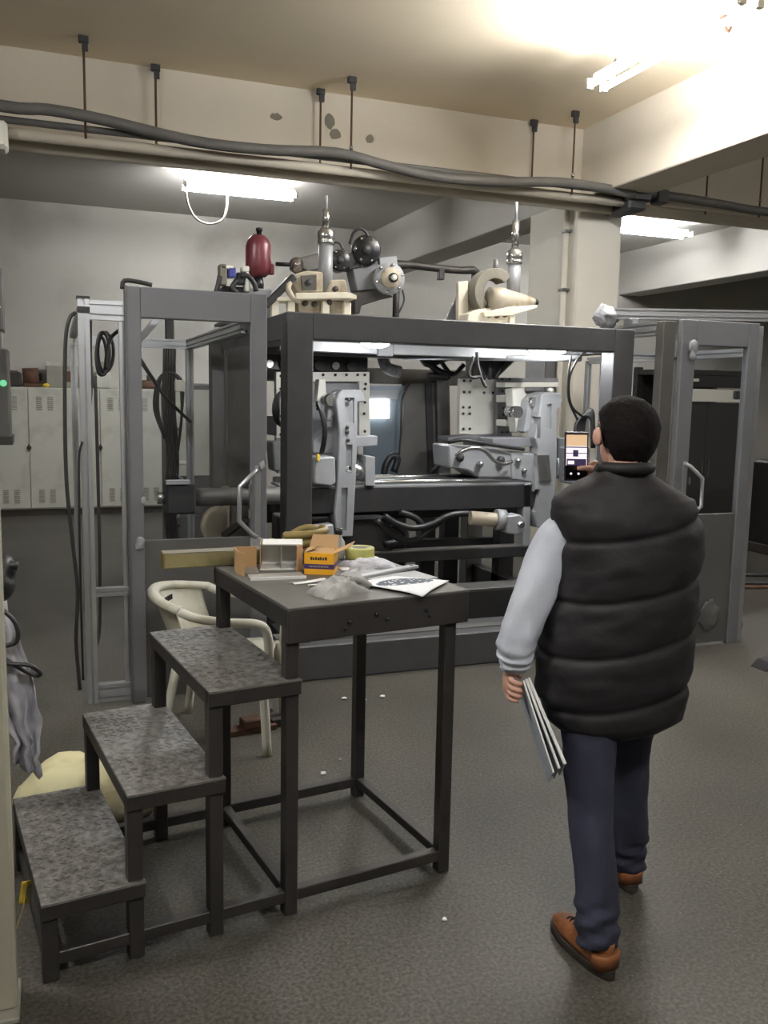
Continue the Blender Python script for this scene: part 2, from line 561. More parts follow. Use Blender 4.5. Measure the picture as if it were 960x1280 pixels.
# ------------------------------------------------------------------ conduits on hangers
X0, X1 = -1.2, 5.05
pipes = [('grey_cable', 7.063, 3.575, .026), ('beam_paint', 7.12, 3.50, .040), ('wood_grey', 7.21, 3.53, .032), ('beam_paint', 7.30, 3.47, .045), ('grey_cable', 7.36, 3.56, .028)]
names_ = ['dusty grey steel conduit, thinnest and highest of the overhead run', 'cream painted conduit on the near side of the overhead run', 'dusty brown conduit in the middle of the overhead run', 'thick cream painted conduit hanging lowest in the overhead run', 'grey conduit nearest the concrete beam in the overhead run']
for (m_, y_, z_, r_), lb in zip(pipes, names_):
    tag(MB().cyl((X0, y_, z_), (X1, y_, z_), r_, 10).build('conduit_pipe', m_), lb, 'pipe', 'overhead conduits')
tag(MB().cyl((X1 + .1, 7.16, 3.565), (12.5, 7.16, 3.565), .05, 10).build('conduit_pipe', 'beam_paint'), 'cream painted conduit running past the cross beam to the right wall', 'pipe', 'overhead conduits')
tag(MB().tube([(-1.2, 6.978, 3.74), at(0, 132, 6.978), at(60, 137, 6.978), at(130, 150, 6.978), at(240, 176, 6.978), at(330, 187, 6.978), at(420, 191, 6.978), at(480, 206, 6.978), at(545, 221, 6.978), at(620, 227, 6.978), at(700, 228, 6.978), at(760, 236, 6.978), at(792, 243, 6.978)], .042, 8, 4).build('cable_bundle', 'grey_cable'), 'thick dark sagging cable lying along the top of the conduits', 'cable')
tag(MB().tube([at(790, 240, 7.03), at(850, 247, 7.03), at(905, 256, 7.03), at(960, 265, 7.03), (8.3, 7.03, 3.55), (12.4, 7.03, 3.62)], .042, 8, 4).build('cable_bundle', 'grey_cable'), 'thick dark cable along the conduit beyond the cross beam', 'cable')
t = thing('pipe_coupling', 'dark coupling box clamped where the conduits pass under the cross beam', 'coupling', (5.05, 7.2, 3.42))
MB().box(4.97, 5.16, 7.0, 7.4, 3.42, 3.56, .02).build('clamp_block', 'groove', t)
t2 = thing('conduit_clamp', 'dark bolt clamp holding the cable just past the cross beam', 'clamp', (5.32, 7.03, 3.5))
MB().cyl((5.32, 7.02, 3.56), (5.32, 7.02, 3.74), .035, 10).build('clamp_bolt', 'groove', t2)
MB().box(5.26, 5.38, 6.97, 7.1, 3.5, 3.62, .01).build('clamp_saddle', 'groove', t2)
MB().box(4.95, 5.2, 6.98, 7.06, 3.5, 3.6, .015).build('cable_tail', 'rubber', t)
for hx, hy, hl in [(.30, 7.03, 'outer rod beside the pale junction box'), (.84, 7.396, 'rod against the beam, next to the junction box rod'), (2.17, 7.396, 'rod against the beam beside the plaster scars'), (2.32, 7.03, 'outer rod just in front of the plaster scars'), (4.18, 7.396, 'rod against the beam near the concrete column'), (4.38, 7.03, 'outer rod close to the cross beam corner'), (6.0, 7.218, 'first rod past the cross beam'), (6.55, 7.1, 'second rod past the cross beam')]:
    t = thing('conduit_hanger', 'thin conduit hanger, ' + hl, 'hanger', (hx, hy, 3.5), 0, 'conduit hanger rods')
    MB().cyl((hx, hy, 3.5), (hx, hy, ZC - .04), .009, 6).build('rod', 'rust', t)
    MB().box(hx - .035, hx + .035, hy - .02, hy + .02, ZC - .05, ZC + .002, .006).box(hx - .012, hx + .03, hy - .012, hy + .012, ZC - .1, ZC - .05).build('ceiling_anchor', 'groove', t)
    MB().lathe([(.0, -.02), (.016, -.015), (.016, .015), (.0, .02)], (hx, hy, 3.66 if hy < 7.2 or hx > 5 else 3.6), n=8).build('nut', 'steel_bright', t)
p = at(905, 22, 4.9)
p = gr(907, 20, ZC)
t = thing('ceiling_hook', 'small dark hook screwed into the bright ceiling by the lamp', 'hook', (p.x, p.y, ZC - .08))
MB().box(p.x - .03, p.x + .03, p.y - .02, p.y + .02, ZC - .025, ZC + .002).build('hook_plate', 'rust', t)
MB().tube([(p.x, p.y, ZC - .02), (p.x, p.y, ZC - .06), (p.x + .03, p.y, ZC - .09), (p.x + .05, p.y, ZC - .06)], .01, 6, 4).build('hook_wire', 'rust', t)
p = at(3, 160, 6.9)
t = thing('junction_box', 'pale junction box on the end of the overhead conduits', 'junction box', (p.x - .1, 7.0, 3.45))
MB().box(p.x - .26, p.x + .03, 6.92, 7.1, p.z - .13, p.z + .06, .02).build('box', 'white_plastic', t)
MB().box(p.x - .24, p.x + .01, 6.905, 6.925, p.z - .11, p.z + .04, .006).build('lid', 'white_plastic', t)

# ------------------------------------------------------------------ metal cabinets along the back wall
def cabinet(x0, label):
    x1 = x0 + .895
    t = thing('metal_cabinet', label, 'cabinet', ((x0 + x1) / 2, 12.9, 0), 0, 'metal cabinets along the back wall')
    MB().box(x0, x1, 12.70, 13.15, .09, 1.72, .006).build('body', 'cabinet', t)
    MB().box(x0 + .01, x1 - .01, 12.72, 13.15, 0, .095).build('plinth', 'cabinet_dark', t)
    xm = (x0 + x1) / 2
    for a, b in ((x0 + .006, xm - .006), (xm + .006, x1 - .006)):
        d = MB().box(a, b, 12.68, 12.702, .11, 1.70, .004).build('door', 'cabinet', t)
        for zz in (.18, 1.42):
            for k in (0, 1):
                xx = a + .1 + k * .14
                v = MB()
                for q in range(7):
                    v.box(xx, xx + .07, 12.674, 12.682, zz + q * .027, zz + q * .027 + .016)
                v.build('vent', 'vent', d)
    lk = MB().cyl((xm, 12.685, .92), (xm, 12.655, .92), .03, 12).box(xm - .01, xm + .01, 12.645, 12.66, .87, .97, .004).build('lock_handle', 'cabinet_dark', t)
    return t

cabinet(-1.62, 'pale grey two-door cabinet at the far left of the back wall row')
cabinet(-.715, 'pale grey two-door cabinet under the dusty dark scrap parts')
cabinet(.19, 'pale grey two-door cabinet seen behind the aluminium corner post')
cabinet(1.095, 'pale grey two-door cabinet seen through the left gate opening')
cabinet(2.0, 'pale grey two-door cabinet behind the dark cable pole')
ZT = 1.72
def lump(name, m, c, r, seed, label, cat, n=14):
    mb = MB().ball(c, r[0], r[1], r[2], n)
    for v in mb.bm.verts:
        d = (v.co - Vector(c))
        v.co = Vector(c) + d * (1 + .45 * noise.noise(v.co * 9 + Vector((seed, 0, 0))))
        v.co.z = max(v.co.z, c[2] - r[2] * .85)
    return tag(mb.build(name, m), label, cat)
def top_at(px_, Y=12.85):
    return at(px_, 485, Y).x
t = thing('scrap_gearbox', 'dusty dark gearbox on top of the cabinet row', 'machine part', (top_at(19) - .06, 12.9, ZT))
with local(t):
    MB().box(-.14, .14, -.12, .12, .0, .2, .02).build('housing', 'cabinet_dark', t)
    MB().cyl((-.16, 0, .12), (.1, 0, .12), .1, 14).build('flange', 'rust', t)
    MB().cyl((-.17, -.05, .2), (-.17, -.05, .33), .02, 8).build('lever', 'groove', t)
t = thing('scrap_motor', 'rusty brown motor lying on top of the cabinet row', 'motor', (top_at(40), 12.9, ZT))
with local(t):
    MB().cyl((-.11, 0, .13), (.09, 0, .14), .12, 14).build('motor_body', 'rust', t)
    MB().cyl((.09, 0, .14), (.13, 0, .14), .05, 10).build('shaft', 'cabinet_dark', t)
    MB().box(-.1, .12, -.1, .1, 0, .05).build('foot', 'rust', t)
x = top_at(76) + .02
t = thing('carton', 'dusty grey carton with a stained front on the cabinet row', 'box', (x, 12.9, ZT))
with local(t):
    MB().box(-.2, .2, -.17, .17, 0, .33, .01).build('box', 'vent', t)
    MB().box(-.205, .205, -.172, .172, .28, .345, .008).build('lid', 'cabinet', t)
    MB().box(.02, .17, -.176, -.168, .08, .22).build('stain', 'rust', t)
lump('rag', 'yellow_tag', (top_at(60) - .02, 12.708, ZT + .025), (.05, .018, .03), 3, 'small yellow rag on the edge of the cabinet row', 'rag')
t = thing('spare_pump', 'small pale pump unit on the cabinet row behind the gate post', 'pump', (top_at(129), 12.9, ZT))
with local(t):
    MB().box(-.1, .1, -.1, .1, 0, .22, .015).build('housing', 'cabinet', t)
    MB().cyl((0, -.1, .3), (0, .1, .3), .07, 12).build('pump_head', 'vent', t)
    MB().cyl((0, 0, .2), (0, 0, .3), .03, 8).build('neck', 'cabinet_dark', t)
t = thing('spare_valve', 'dark reddish valve lying on the cabinet row inside the gate opening', 'valve', (top_at(182), 12.9, ZT))
with local(t):
    MB().cyl((-.16, 0, .07), (.18, 0, .07), .06, 10).build('valve_body', 'rust', t)
    MB().cyl((.05, 0, .07), (.05, 0, .2), .03, 8).build('stem', 'cabinet_dark', t)
t = thing('parts_bin', 'dark parts bin on the cabinet row below the coiled cable', 'bin', (top_at(108) + .01, 12.88, ZT))
with local(t):
    MB().box(-.08, .08, -.12, .12, 0, .3, .01).build('bin_body', 'cabinet_dark', t)
    MB().box(-.06, .06, -.125, -.115, .1, .2).build('bin_label', 'vent', t)

# ------------------------------------------------------------------ black rack and pallet machine on the right
t = thing('storage_rack', 'black steel rack with dark panels seen through the right gate', 'rack', (7.6, 8.3, 0))
for x in (6.35, 7.42):
    for y in (8.06, 8.6):
        MB().box(x - .04, x + .04, y - .04, y + .04, 0, 2.08, .006).build('post', 'rack_black', t)
for z in (.12, 2.02):
    MB().box(6.32, 7.45, 8.02, 8.64, z - .03, z + .03, .005).build('shelf', 'rack_black', t)
MB().box(6.33, 7.44, 8.62, 8.65, .12, 2.0).build('back_panel', 'rack_black', t)
MB().box(6.36, 6.88, 8.03, 8.06, .15, 1.69, .004).build('front_panel', 'rack_black', t)
MB().box(6.89, 7.41, 8.03, 8.06, .15, 1.69, .004).build('front_panel', 'rack_black', t)
MB().box(6.36, 7.41, 8.03, 8.06, 1.86, 2.0, .004).build('top_panel', 'rack_black', t)
MB().box(6.36, 7.3, 8.0, 8.04, 1.70, 1.84, .004).build('label_rail', 'column_paint', t)
MB().box(6.36, 6.7, 7.98, 8.03, 1.92, 1.95, .003).build('label_strip', 'column_paint', t)
MB().box(6.36, 6.6, 7.98, 8.03, 1.56, 1.585, .003).build('label_strip', 'clamp_paint', t)
MB().box(7.2, 7.35, 7.97, 8.02, 1.74, 1.83, .01).build('latch', 'groove', t)
for x in (6.84, 6.93):
    MB().box(x - .012, x + .012, 8.0, 8.035, .85, 1.05, .004).build('handle', 'groove', t)
# machine with coloured parts past the gate edge
t = thing('black_machine', 'black machine with fittings standing past the edge of the right gate', 'machine', (7.27, 7.85, 0))
with local(t):
    MB().box(.28, 1.1, -.25, .3, .1, 1.05, .02).build('cabinet_body', 'rack_black', t)
    MB().box(.26, 1.12, -.28, .32, .0, .11, .01).build('base', 'cabinet_dark', t)
    for x in (.3, 1.05):
        MB().box(x - .035, x + .035, -.24, -.17, 1.0, 2.06, .006).build('post', 'rack_black', t)
    MB().box(.26, 1.1, -.24, -.16, 1.98, 2.06).build('top_rail', 'rack_black', t)
    MB().box(.26, 1.1, -.26, -.2, 1.62, 1.72, .006).build('cross_rail', 'column_paint', t)
    MB().box(.32, 1.04, -.2, -.16, 1.1, 1.6).build('front_panel', 'cabinet_dark', t)
    for k in range(7):
        MB().lathe([(.0, 0), (.028, .005), (.028, .04), (.018, .05), (.0, .055)], (.36 + .06 * (k % 3), -.2, 1.15 + .06 * k), (0, -1, 0), 8).build('fitting', ('steel_bright', 'rust', 'tape_green')[k % 3], t)
for i, (dy, lb) in enumerate([(0, 'thin dark pipe lying on the floor by the black machine'), (-.45, 'longer dark pipe on the floor nearer to the right gate')]):
    tag(MB().tube([(5.75 - dy * .3, 6.95 + dy, .02), (7.6, 6.35 + dy, .02)], .02, 8).build('floor_pipe', 'groove'), lb, 'pipe')
tag(MB().tube([(5.85, 6.3, .02), (7.6, 5.85, .02)], .018, 8).build('floor_pipe', 'rust'), 'rusty pipe lying beside the two dark floor pipes', 'pipe')
p = gr(956, 836)
t = thing('dark_shoe_block', 'dark rubber wheel chock on the floor right of the gate', 'chock', (p.x + .05, p.y, 0))
with local(t):
    MB().prism([(-.1, -.06, 0), (.12, -.06, 0), (.12, -.06, .07), (-.04, -.06, .05)], (0, 0, 0), (0, .14, 0), .006).build('wedge', 'rubber', t)
    MB().box(.04, .1, -.05, .07, .065, .08).build('tread', 'groove', t)

# ------------------------------------------------------------------ things at the left edge of the picture
t = thing('beige_post', 'beige painted steel post standing on the floor by the lowest step', 'post', (-.215, 2.47, 0))
MB().box(-.30, -.128, 2.42, 2.52, .015, 1.9, .008).build('post', 'beige_post', t)
MB().box(-.36, -.122, 2.38, 2.56, 0, .018, .004).build('base_plate', 'vent', t)
t = thing('machine_stand', 'dark steel stand hung with a plastic sheet at the left edge', 'stand', (-.33, 3.3, 0))
MB().box(-.38, -.28, 3.25, 3.35, 0, 2.3, .006).build('stand_post', 'black_steel', t)
MB().box(-.5, -.2, 3.15, 3.45, 0, .05, .006).build('foot_plate', 'black_steel', t)
MB().bar((-.33, 3.3, 1.12), (-.17, 3.2, 1.12), .03, .03).build('hook_arm', 'black_steel', t)
MB().bar((-.3, 3.32, .85), (-.205, 3.22, .04), .03, .03).build('brace', 'black_steel', t)
MB().bar((-.33, 3.3, 1.9), (-.24, 3.95, 1.9), .04, .04).build('panel_arm', 'black_steel', t)
mb = MB()
mb.tube([(-.25, 3.22, 1.02), (-.16, 3.2, 1.09), (-.125, 3.19, 1.1)], .05, 10, 5, True, [.09, .085, .05, .02])
mb.tube([(-.24, 3.2, 1.11), (-.17, 3.18, 1.115), (-.115, 3.18, 1.105)], .015, 6, 4)
tag(mb.build('rubber_boot', 'rubber'), 'dark rubber sleeve pushed over the stand arm above the plastic sheet', 'rubber sleeve')
def film_fn(u, v):
    # u across, v down
    z = .985 - v * .585
    cx = -.20 + .04 * v + .10 * max(0, v - .25) * (1 if v < .85 else .8)
    wd = .06 + .09 * math.sin(min(1, v * 1.15) * math.pi) + .02
    x = cx + (u - .5) * wd + wob((u * 3, v * 5, 0), 1.3, .02)
    y = 3.19 + wob((u * 5, v * 4, 2), 1.6, .05) + .025 * math.sin(u * 14 + v * 5)
    return (x, y, z - .05 * u * v)
tag(MB().grid(film_fn, 14, 26, .004).build('plastic_sheet', 'film'), 'crumpled translucent plastic sheet hanging from the dark stand', 'plastic sheet')
def film2(u, v):
    z = .64 - v * .585
    top = (1 - v) ** 5
    x = -.235 - .022 * top + (u - .5) * (.07 - .045 * top) + wob((u * 3, v * 6, 9), 1.5, .015) * (1 - top)
    return (x, 3.185 + .095 * top + wob((u * 5, v * 5, 7), 1.5, .04) * (1 - top), z)
tag(MB().grid(film2, 10, 20, .004).build('mesh_bag', 'pouch'), 'grey speckled net bag hanging to the floor beneath the plastic sheet', 'bag')
tag(MB().tube([(-.20, 3.14, 1.0), (-.13, 3.12, .93), (-.125, 3.12, .86), (-.18, 3.12, .84), (-.16, 3.12, .79), (-.09, 3.12, .775), (-.055, 3.13, .74), (-.08, 3.14, .735), (-.17, 3.14, .80)], .008, 6, 5).build('black_strap', 'rubber'), 'black rubber strap looped over the plastic sheet', 'strap')
ta = at(33, 1101, 2.93)
tg = MB().grid(lambda u, v: (ta.x - .014 + u * .03 - v * .012, 2.93 + .008 * math.sin(v * 3), ta.z - v * .078), 2, 5, .003).build('yellow_tag', 'yellow_tag')
tag(tg, 'small yellow tag hanging by a thread behind the beige post', 'tag')
tag(MB().tube([(-.14, 2.515, ta.z + .05), (ta.x - .004, 2.75, ta.z + .015), (ta.x + .002, 2.93, ta.z - .002)], .002, 5).build('tag_thread', 'hose_olive'), 'thin thread tying the yellow tag to the beige post', 'thread')
t = thing('control_panel', 'dark grey control box with a green indicator at the left edge', 'control panel', (-.32, 3.97, 1.47))
MB().box(-.48, -.152, 3.93, 4.12, 1.50, 1.86, .006).build('lower_box', 'panel_grey', t)
MB().box(-.48, -.165, 3.95, 4.12, 1.93, 2.18, .006).build('upper_box', 'panel_grey', t)
MB().box(-.48, -.175, 3.98, 4.1, 1.85, 1.94).build('joint', 'pouch', t)
MB().box(-.49, -.145, 3.92, 4.13, 1.47, 1.505).build('bottom_rail', 'black_steel', t)
MB().lathe([(.0, 0), (.014, .003), (.014, .012), (.0, .02)], (-.172, 3.93, 1.72), (0, -1, 0), 10).build('indicator', 'led_green', t)
MB().lathe([(.0, 0), (.012, .003), (.012, .012), (.0, .02)], (-.182, 3.95, 2.02), (0, -1, 0), 10).build('knob', 'steel_bright', t)
# ================================================================== welded steps with work platform
RS = math.radians(7.7)
def tread_mat():
    m = bpy.data.materials.new('chequer_plate')
    m.use_nodes = True
    N, L = m.node_tree.nodes, m.node_tree.links
    b = N['Principled BSDF']
    tc = N.new('ShaderNodeTexCoord')
    n1 = N.new('ShaderNodeTexNoise'); n1.inputs['Scale'].default_value = 34; n1.inputs['Detail'].default_value = 7; n1.inputs['Roughness'].default_value = .65
    L.new(tc.outputs['Object'], n1.inputs['Vector'])
    r = N.new('ShaderNodeValToRGB')
    r.color_ramp.elements[0].position = .36; r.color_ramp.elements[0].color = srgb((78, 76, 73))
    r.color_ramp.elements[1].position = .70; r.color_ramp.elements[1].color = srgb((150, 147, 142))
    L.new(n1.outputs['Fac'], r.inputs['Fac']); L.new(r.outputs['Color'], b.inputs['Base Color'])
    b.inputs['Metallic'].default_value = .35; b.inputs['Roughness'].default_value = .42
    bp = N.new('ShaderNodeBump'); bp.inputs['Strength'].default_value = .5; bp.inputs['Distance'].default_value = .006
    n2 = N.new('ShaderNodeTexNoise'); n2.inputs['Scale'].default_value = 45; n2.inputs['Detail'].default_value = 4
    L.new(tc.outputs['Object'], n2.inputs['Vector'])
    L.new(n2.outputs['Fac'], bp.inputs['Height']); L.new(bp.outputs['Normal'], b.inputs['Normal'])
    MATS['tread'] = m
tread_mat()
mat('worn_edge', (132, 129, 124), .4, .5, .2, 30)
t = thing('step_platform', 'black welded steel steps with chequer plate treads rising to a work platform', 'step platform', (-.04, 2.53, 0), RS)
ST = t
TW, LG = .72, .045
ZS = [.25, .527, .805, 1.04]
XS_ = [0.0, .245, .493, .744, 1.335]
DEP = .72
with local(t):
    for i in range(3):
        x0, x1 = XS_[i] - .024, XS_[i + 1] + .026
        z = ZS[i]
        f = MB()
        f.box(x0, x1, -.012, .028, z - .052, z - .004, .003).box(x0, x1, DEP - .028, DEP + .012, z - .052, z - .004, .003)
        f.box(x0, x0 + .04, .0, DEP, z - .052, z - .004, .003).box(x1 - .04, x1, 0, DEP, z - .052, z - .004, .003)
        f.build('step_frame', 'black_steel', t)
        tr = MB().box(x0, x1, -.014, DEP + .014, z - .005, z, .002).build('tread', 'tread', t)
        ch = MB()
        # raised lozenge studs in alternating directions
        for a in range(9):
            for b_ in range(24):
                xx = x0 + .03 + a * (x1 - x0 - .06) / 8
                yy = .02 + b_ * (DEP - .03) / 23
                if noise.noise(Vector((xx * 5, yy * 5, i * 3.1))) < -.12:
                    continue
                s = 1 if (a + b_) % 2 else -1
                ch.box(xx - .0105, xx + .0105, yy - .0022, yy + .0022, z - .001, z + .0016, 0, Matrix.Rotation(s * .75, 3, 'Z'))
        stuff(ch.build('chequer_studs', 'tread', tr))
        MB().box(x0, x1, -.0165, -.0125, z - .006, z + .001).build('worn_lip', 'worn_edge', tr)
    for i, x in enumerate(XS_):
        top = (ZS[i] if i < 4 else ZS[3]) - .045
        for y in (0, DEP - LG):
            MB().box(x - LG / 2, x + LG / 2, y, y + LG, 0, top, .003).build('leg', 'black_steel', t)
    for y in (0, DEP - LG):
        MB().box(XS_[0], XS_[3], y + .004, y + LG - .004, .045, .085, .003).build('base_rail', 'black_steel', t)
        MB().box(XS_[3], XS_[4], y + .004, y + LG - .004, .045, .085, .003).build('base_rail', 'black_steel', t)
    for x in (XS_[0], XS_[3], XS_[4]):
        MB().box(x - .018, x + .018, LG, DEP - LG, .05, .085, .003).build('base_rail', 'black_steel', t)
    # platform
    MB().box(.72, 1.392, -.02, DEP + .02, 1.03, 1.04, .002).build('platform_top', 'mid_steel', t)
    MB().box(.72, 1.392, -.02, .0, .925, 1.031, .003).build('front_apron', 'black_steel', t)
    MB().box(.72, .742, -.0, DEP, .968, 1.031, .003).build('side_apron', 'black_steel', t)
    MB().box(1.37, 1.392, -.0, DEP, .968, 1.031, .003).build('side_apron', 'black_steel', t)
    MB().box(.72, 1.392, DEP, DEP + .02, .968, 1.031, .003).build('rear_apron', 'black_steel', t)
    for k, (bx, bz) in enumerate([(.93, .975), (1.03, .99), (1.07, .97), (1.22, .985), (1.235, .965), (.915, .955)]):
        MB().lathe([(0, 0), (.008, .0), (.008, .006), (.004, .009), (0, .009)], (bx, -.019, bz), (0, -1, 0), 6).build('bolt', 'black_plastic', t)

ZP = 1.04
FRS = frame(Matrix.Translation((-.04, 2.53, 0)) @ Matrix.Rotation(RS, 4, 'Z'))
with FRS:
    # plank
    with frame(Matrix.Translation((.53, .765, ZP)) @ Matrix.Rotation(math.radians(-6), 4, 'Z')):
        t = thing('timber_plank', 'mossy weathered timber offcut sticking out over the platform edge', 'plank')
        MB().box(0, .42, -.035, .035, 0, .058, .004).build('timber', 'wood', t)
        MB().box(-.002, .012, -.034, .034, .002, .056).build('end_grain', 'hose_olive', t)
        MB().box(.0, .42, -.036, .036, .0565, .0595, .001).build('weathered_face', 'wood_grey', t)
    # white open carton (brown inside)
    with frame(Matrix.Translation((.925, .555, ZP)) @ Matrix.Rotation(math.radians(-22), 4, 'Z')):
        t = thing('white_carton', 'open white carton lying on its side on the platform', 'carton')
        MB().box(-.08, .075, -.002, .11, 0, .004).build('bottom_panel', 'card_white', t)
        MB().box(-.07, .08, -.01, .11, .096, .1).build('top_panel', 'card_white', t)
        MB().box(-.075, .08, .106, .11, 0, .1).build('back_panel', 'card_white', t)
        MB().box(.076, .08, .0, .11, 0, .1).build('side_panel', 'card_white', t)
        MB().box(-.08, -.076, .0, .11, 0, .098).build('side_panel', 'card_brown', t)
        MB().bar((-.0, .0, .05), (-.0, .1, .05), .003, .09).build('divider', 'card_grey', t)
        MB().bar((.078, .0, .05), (.058, -.055, .05), .003, .098).build('flap', 'card_brown', t)
    with frame(Matrix.Translation((.812, .585, ZP)) @ Matrix.Rotation(math.radians(-14), 4, 'Z')):
        t = thing('brown_carton', 'brown cardboard carton with open flap against the timber offcut', 'carton')
        MB().box(-.055, .028, -.045, .04, 0, .006).build('bottom_panel', 'card_grey', t)
        MB().box(-.055, -.051, -.045, .04, 0, .085).build('side_panel', 'card_brown', t)
        MB().box(-.055, .028, .036, .04, 0, .085).build('back_panel', 'card_brown', t)
        MB().bar((-.053, -.045, .042), (-.03, -.105, .042), .003, .085).build('flap', 'card_brown', t)
    with frame(Matrix.Translation((.862, .445, ZP)) @ Matrix.Rotation(math.radians(-12), 4, 'Z')):
        t = thing('cardboard_sheet', 'flat grey cardboard flap under the white carton', 'cardboard')
        MB().box(-.1, .1, -.05, .05, 0, .004).build('sheet', 'card_grey', t)
        MB().box(-.1, .1, -.056, -.05, 0, .010).build('folded_edge', 'card_white', t)
    # yellow box
    with frame(Matrix.Translation((1.045, .455, ZP)) @ Matrix.Rotation(math.radians(-6), 4, 'Z')):
        t = thing('yellow_box', 'yellow product box with a purple band and raised brown flaps', 'box', (0, 0, 0), math.radians(2))
        with local(t):
            a_ = math.radians(-20)
            R_ = Matrix.Rotation(math.radians(22), 4, 'Z')
        with frame(Matrix.Rotation(math.radians(-28), 4, 'Z')):
            MB().box(-.055, .055, -.05, .05, 0, .082, .001).build('carton_body', 'box_yellow', t)
            MB().box(-.0555, .0555, -.0505, .0505, .022, .040).build('band', 'box_band', t)
            ink = MB()
            for k in range(7):
                ink.box(-.032 + k * .009, -.032 + k * .009 + (.006 if k % 3 else .0075), -.0508, -.0498, .055, .055 + (.010 if k % 2 else .012))
            for k in range(5):
                ink.box(.0498, .0508, -.026 + k * .0095, -.026 + k * .0095 + .0065, .055, .066)
            ink.build('lettering', 'ink', t)
            i2 = MB()
            for k in range(12):
                i2.box(-.035 + k * .006, -.035 + k * .006 + .004, -.0512, -.0502, .028, .034)
            i2.build('band_lettering', 'card_grey', t)
            MB().box(-.05, .05, -.045, .045, .079, .0825).build('inner_flap', 'card_brown', t)
            def flap(a_, b_, c_, d_):
                MB().prism([a_, b_, c_, d_], (0, 0, 0), (0, .002, .0015)).build('flap', 'card_brown', t)
            flap((-.055, .05, .081), (.055, .05, .081), (.05, .088, .128), (-.048, .088, .128))
            flap((.055, -.05, .081), (.055, .05, .081), (.118, .055, .112), (.118, -.045, .108))
            flap((-.055, -.05, .081), (-.055, .05, .081), (-.018, .05, .098), (-.018, -.045, .096))
            flap((-.055, -.05, .081), (.055, -.05, .081), (.052, -.005, .092), (-.05, -.005, .092))
    # olive hose coil
    t = thing('hose_coil', 'coiled olive rubber hose behind the yellow box', 'hose', (1.087, .695, ZP))
    with local(t):
        mb = MB()
        pts = [(math.cos(a * .45) * (.085 + .004 * math.sin(a)), math.sin(a * .45) * .045, .02 + .034 * (a * .45 / 6.28)) for a in range(44)]
        mb.tube(pts, .016, 8)
        mb.build('hose', 'hose_olive', t)
        MB().tube([(-.09, .0, .02), (-.1, .02, .06), (-.05, .035, .10), (.01, .035, .125), (.06, .02, .12)], .016, 8, 4).build('hose_end', 'hose_olive', t)
    t = thing('tape_roll', 'yellow green roll of tape at the back of the platform', 'tape roll', (1.31, .66, ZP))
    with local(t):
        mb = MB()
        mb.lathe([(.035, 0), (.058, .0), (.06, .005), (.06, .04), (.058, .045), (.035, .045), (.035, 0)], n=24)
        mb.build('tape', 'tape_green', t)
        MB().lathe([(.03, .002), (.035, .002), (.035, .043), (.03, .043), (.03, .002)], n=24).build('core', 'card_grey', t)
    # dark glass jar with clear bottle
    t = thing('spray_bottle', 'small clear bottle with a dark cap behind the flaps', 'bottle', (1.222, .675, ZP))
    with local(t):
        MB().lathe([(.0, 0), (.022, .0), (.024, .01), (.024, .07), (.012, .09), (.012, .105), (0, .105)], n=14).build('bottle_body', 'pouch', t)
        MB().lathe([(.0, .1), (.014, .1), (.014, .125), (0, .127)], n=12).build('cap', 'black_plastic', t)
    # crumpled grey sheet (bag of bolts)
    def crumple(name, m, cx, cy, w_, d_, h_, seed, label, cat, rz=0.0, n=22, pow_=.6, parent=None):
        def fn(u, v):
            x, y = (u - .5), (v - .5)
            e = max(0.0, 1 - (2 * abs(x)) ** 2.6) * max(0.0, 1 - (2 * abs(y)) ** 2.6)
            z = h_ * e ** pow_ * (1 + .55 * noise.noise(Vector((x * 6 + seed, y * 6, seed)))) + .012 * e * noise.noise(Vector((x * 22, y * 22, seed)))
            return (x * w_ * (1 + .12 * noise.noise(Vector((y * 5, seed, 1)))), y * d_ * (1 + .12 * noise.noise(Vector((x * 5, seed, 9)))), max(z, 0.0005))
        with frame(Matrix.Translation((cx, cy, ZP)) @ Matrix.Rotation(rz, 4, 'Z')):
            mb = MB().grid(fn, n, n)
            bm = mb.bm
            # close the underside
            ed = [e for e in bm.edges if e.is_boundary]
            r = bmesh.ops.extrude_edge_only(bm, edges=ed)
            for v in [g for g in r['geom'] if isinstance(g, bmesh.types.BMVert)]:
                v.co.z = -.0005
            bmesh.ops.holes_fill(bm, edges=[e for e in bm.edges if e.is_boundary], sides=0)
            ob = mb.build(name, m, parent)
            return ob if parent else tag(ob, label, cat)
    gl = thing('work_gloves', 'crumpled grey work gloves on the front edge of the platform', 'gloves', (.955, .12, ZP))
    o = crumple('glove_palm', 'pouch', .955, .12, .19, .13, .042, 2.3, None, None, .35, parent=gl)
    for k in range(4):
        MB().tube([(1.0, .115 + k * .028, ZP + .043 - k * .004), (1.04 + .008 * k, .12 + k * .026, ZP + .036), (1.075, .12 + k * .024, ZP + .012)], .012, 8, 4).build('glove_finger', 'pouch', gl)
    crumple('plastic_pouch', 'film', 1.27, .50, .2, .16, .022, 5.1, 'flat grey plastic pouch of parts near the tape roll', 'pouch', -.2)
    crumple('grey_wrapper', 'paper_grey', 1.17, .38, .16, .07, .016, 8.7, 'crumpled pale wrapper beside the yellow box', 'wrapper', .25)
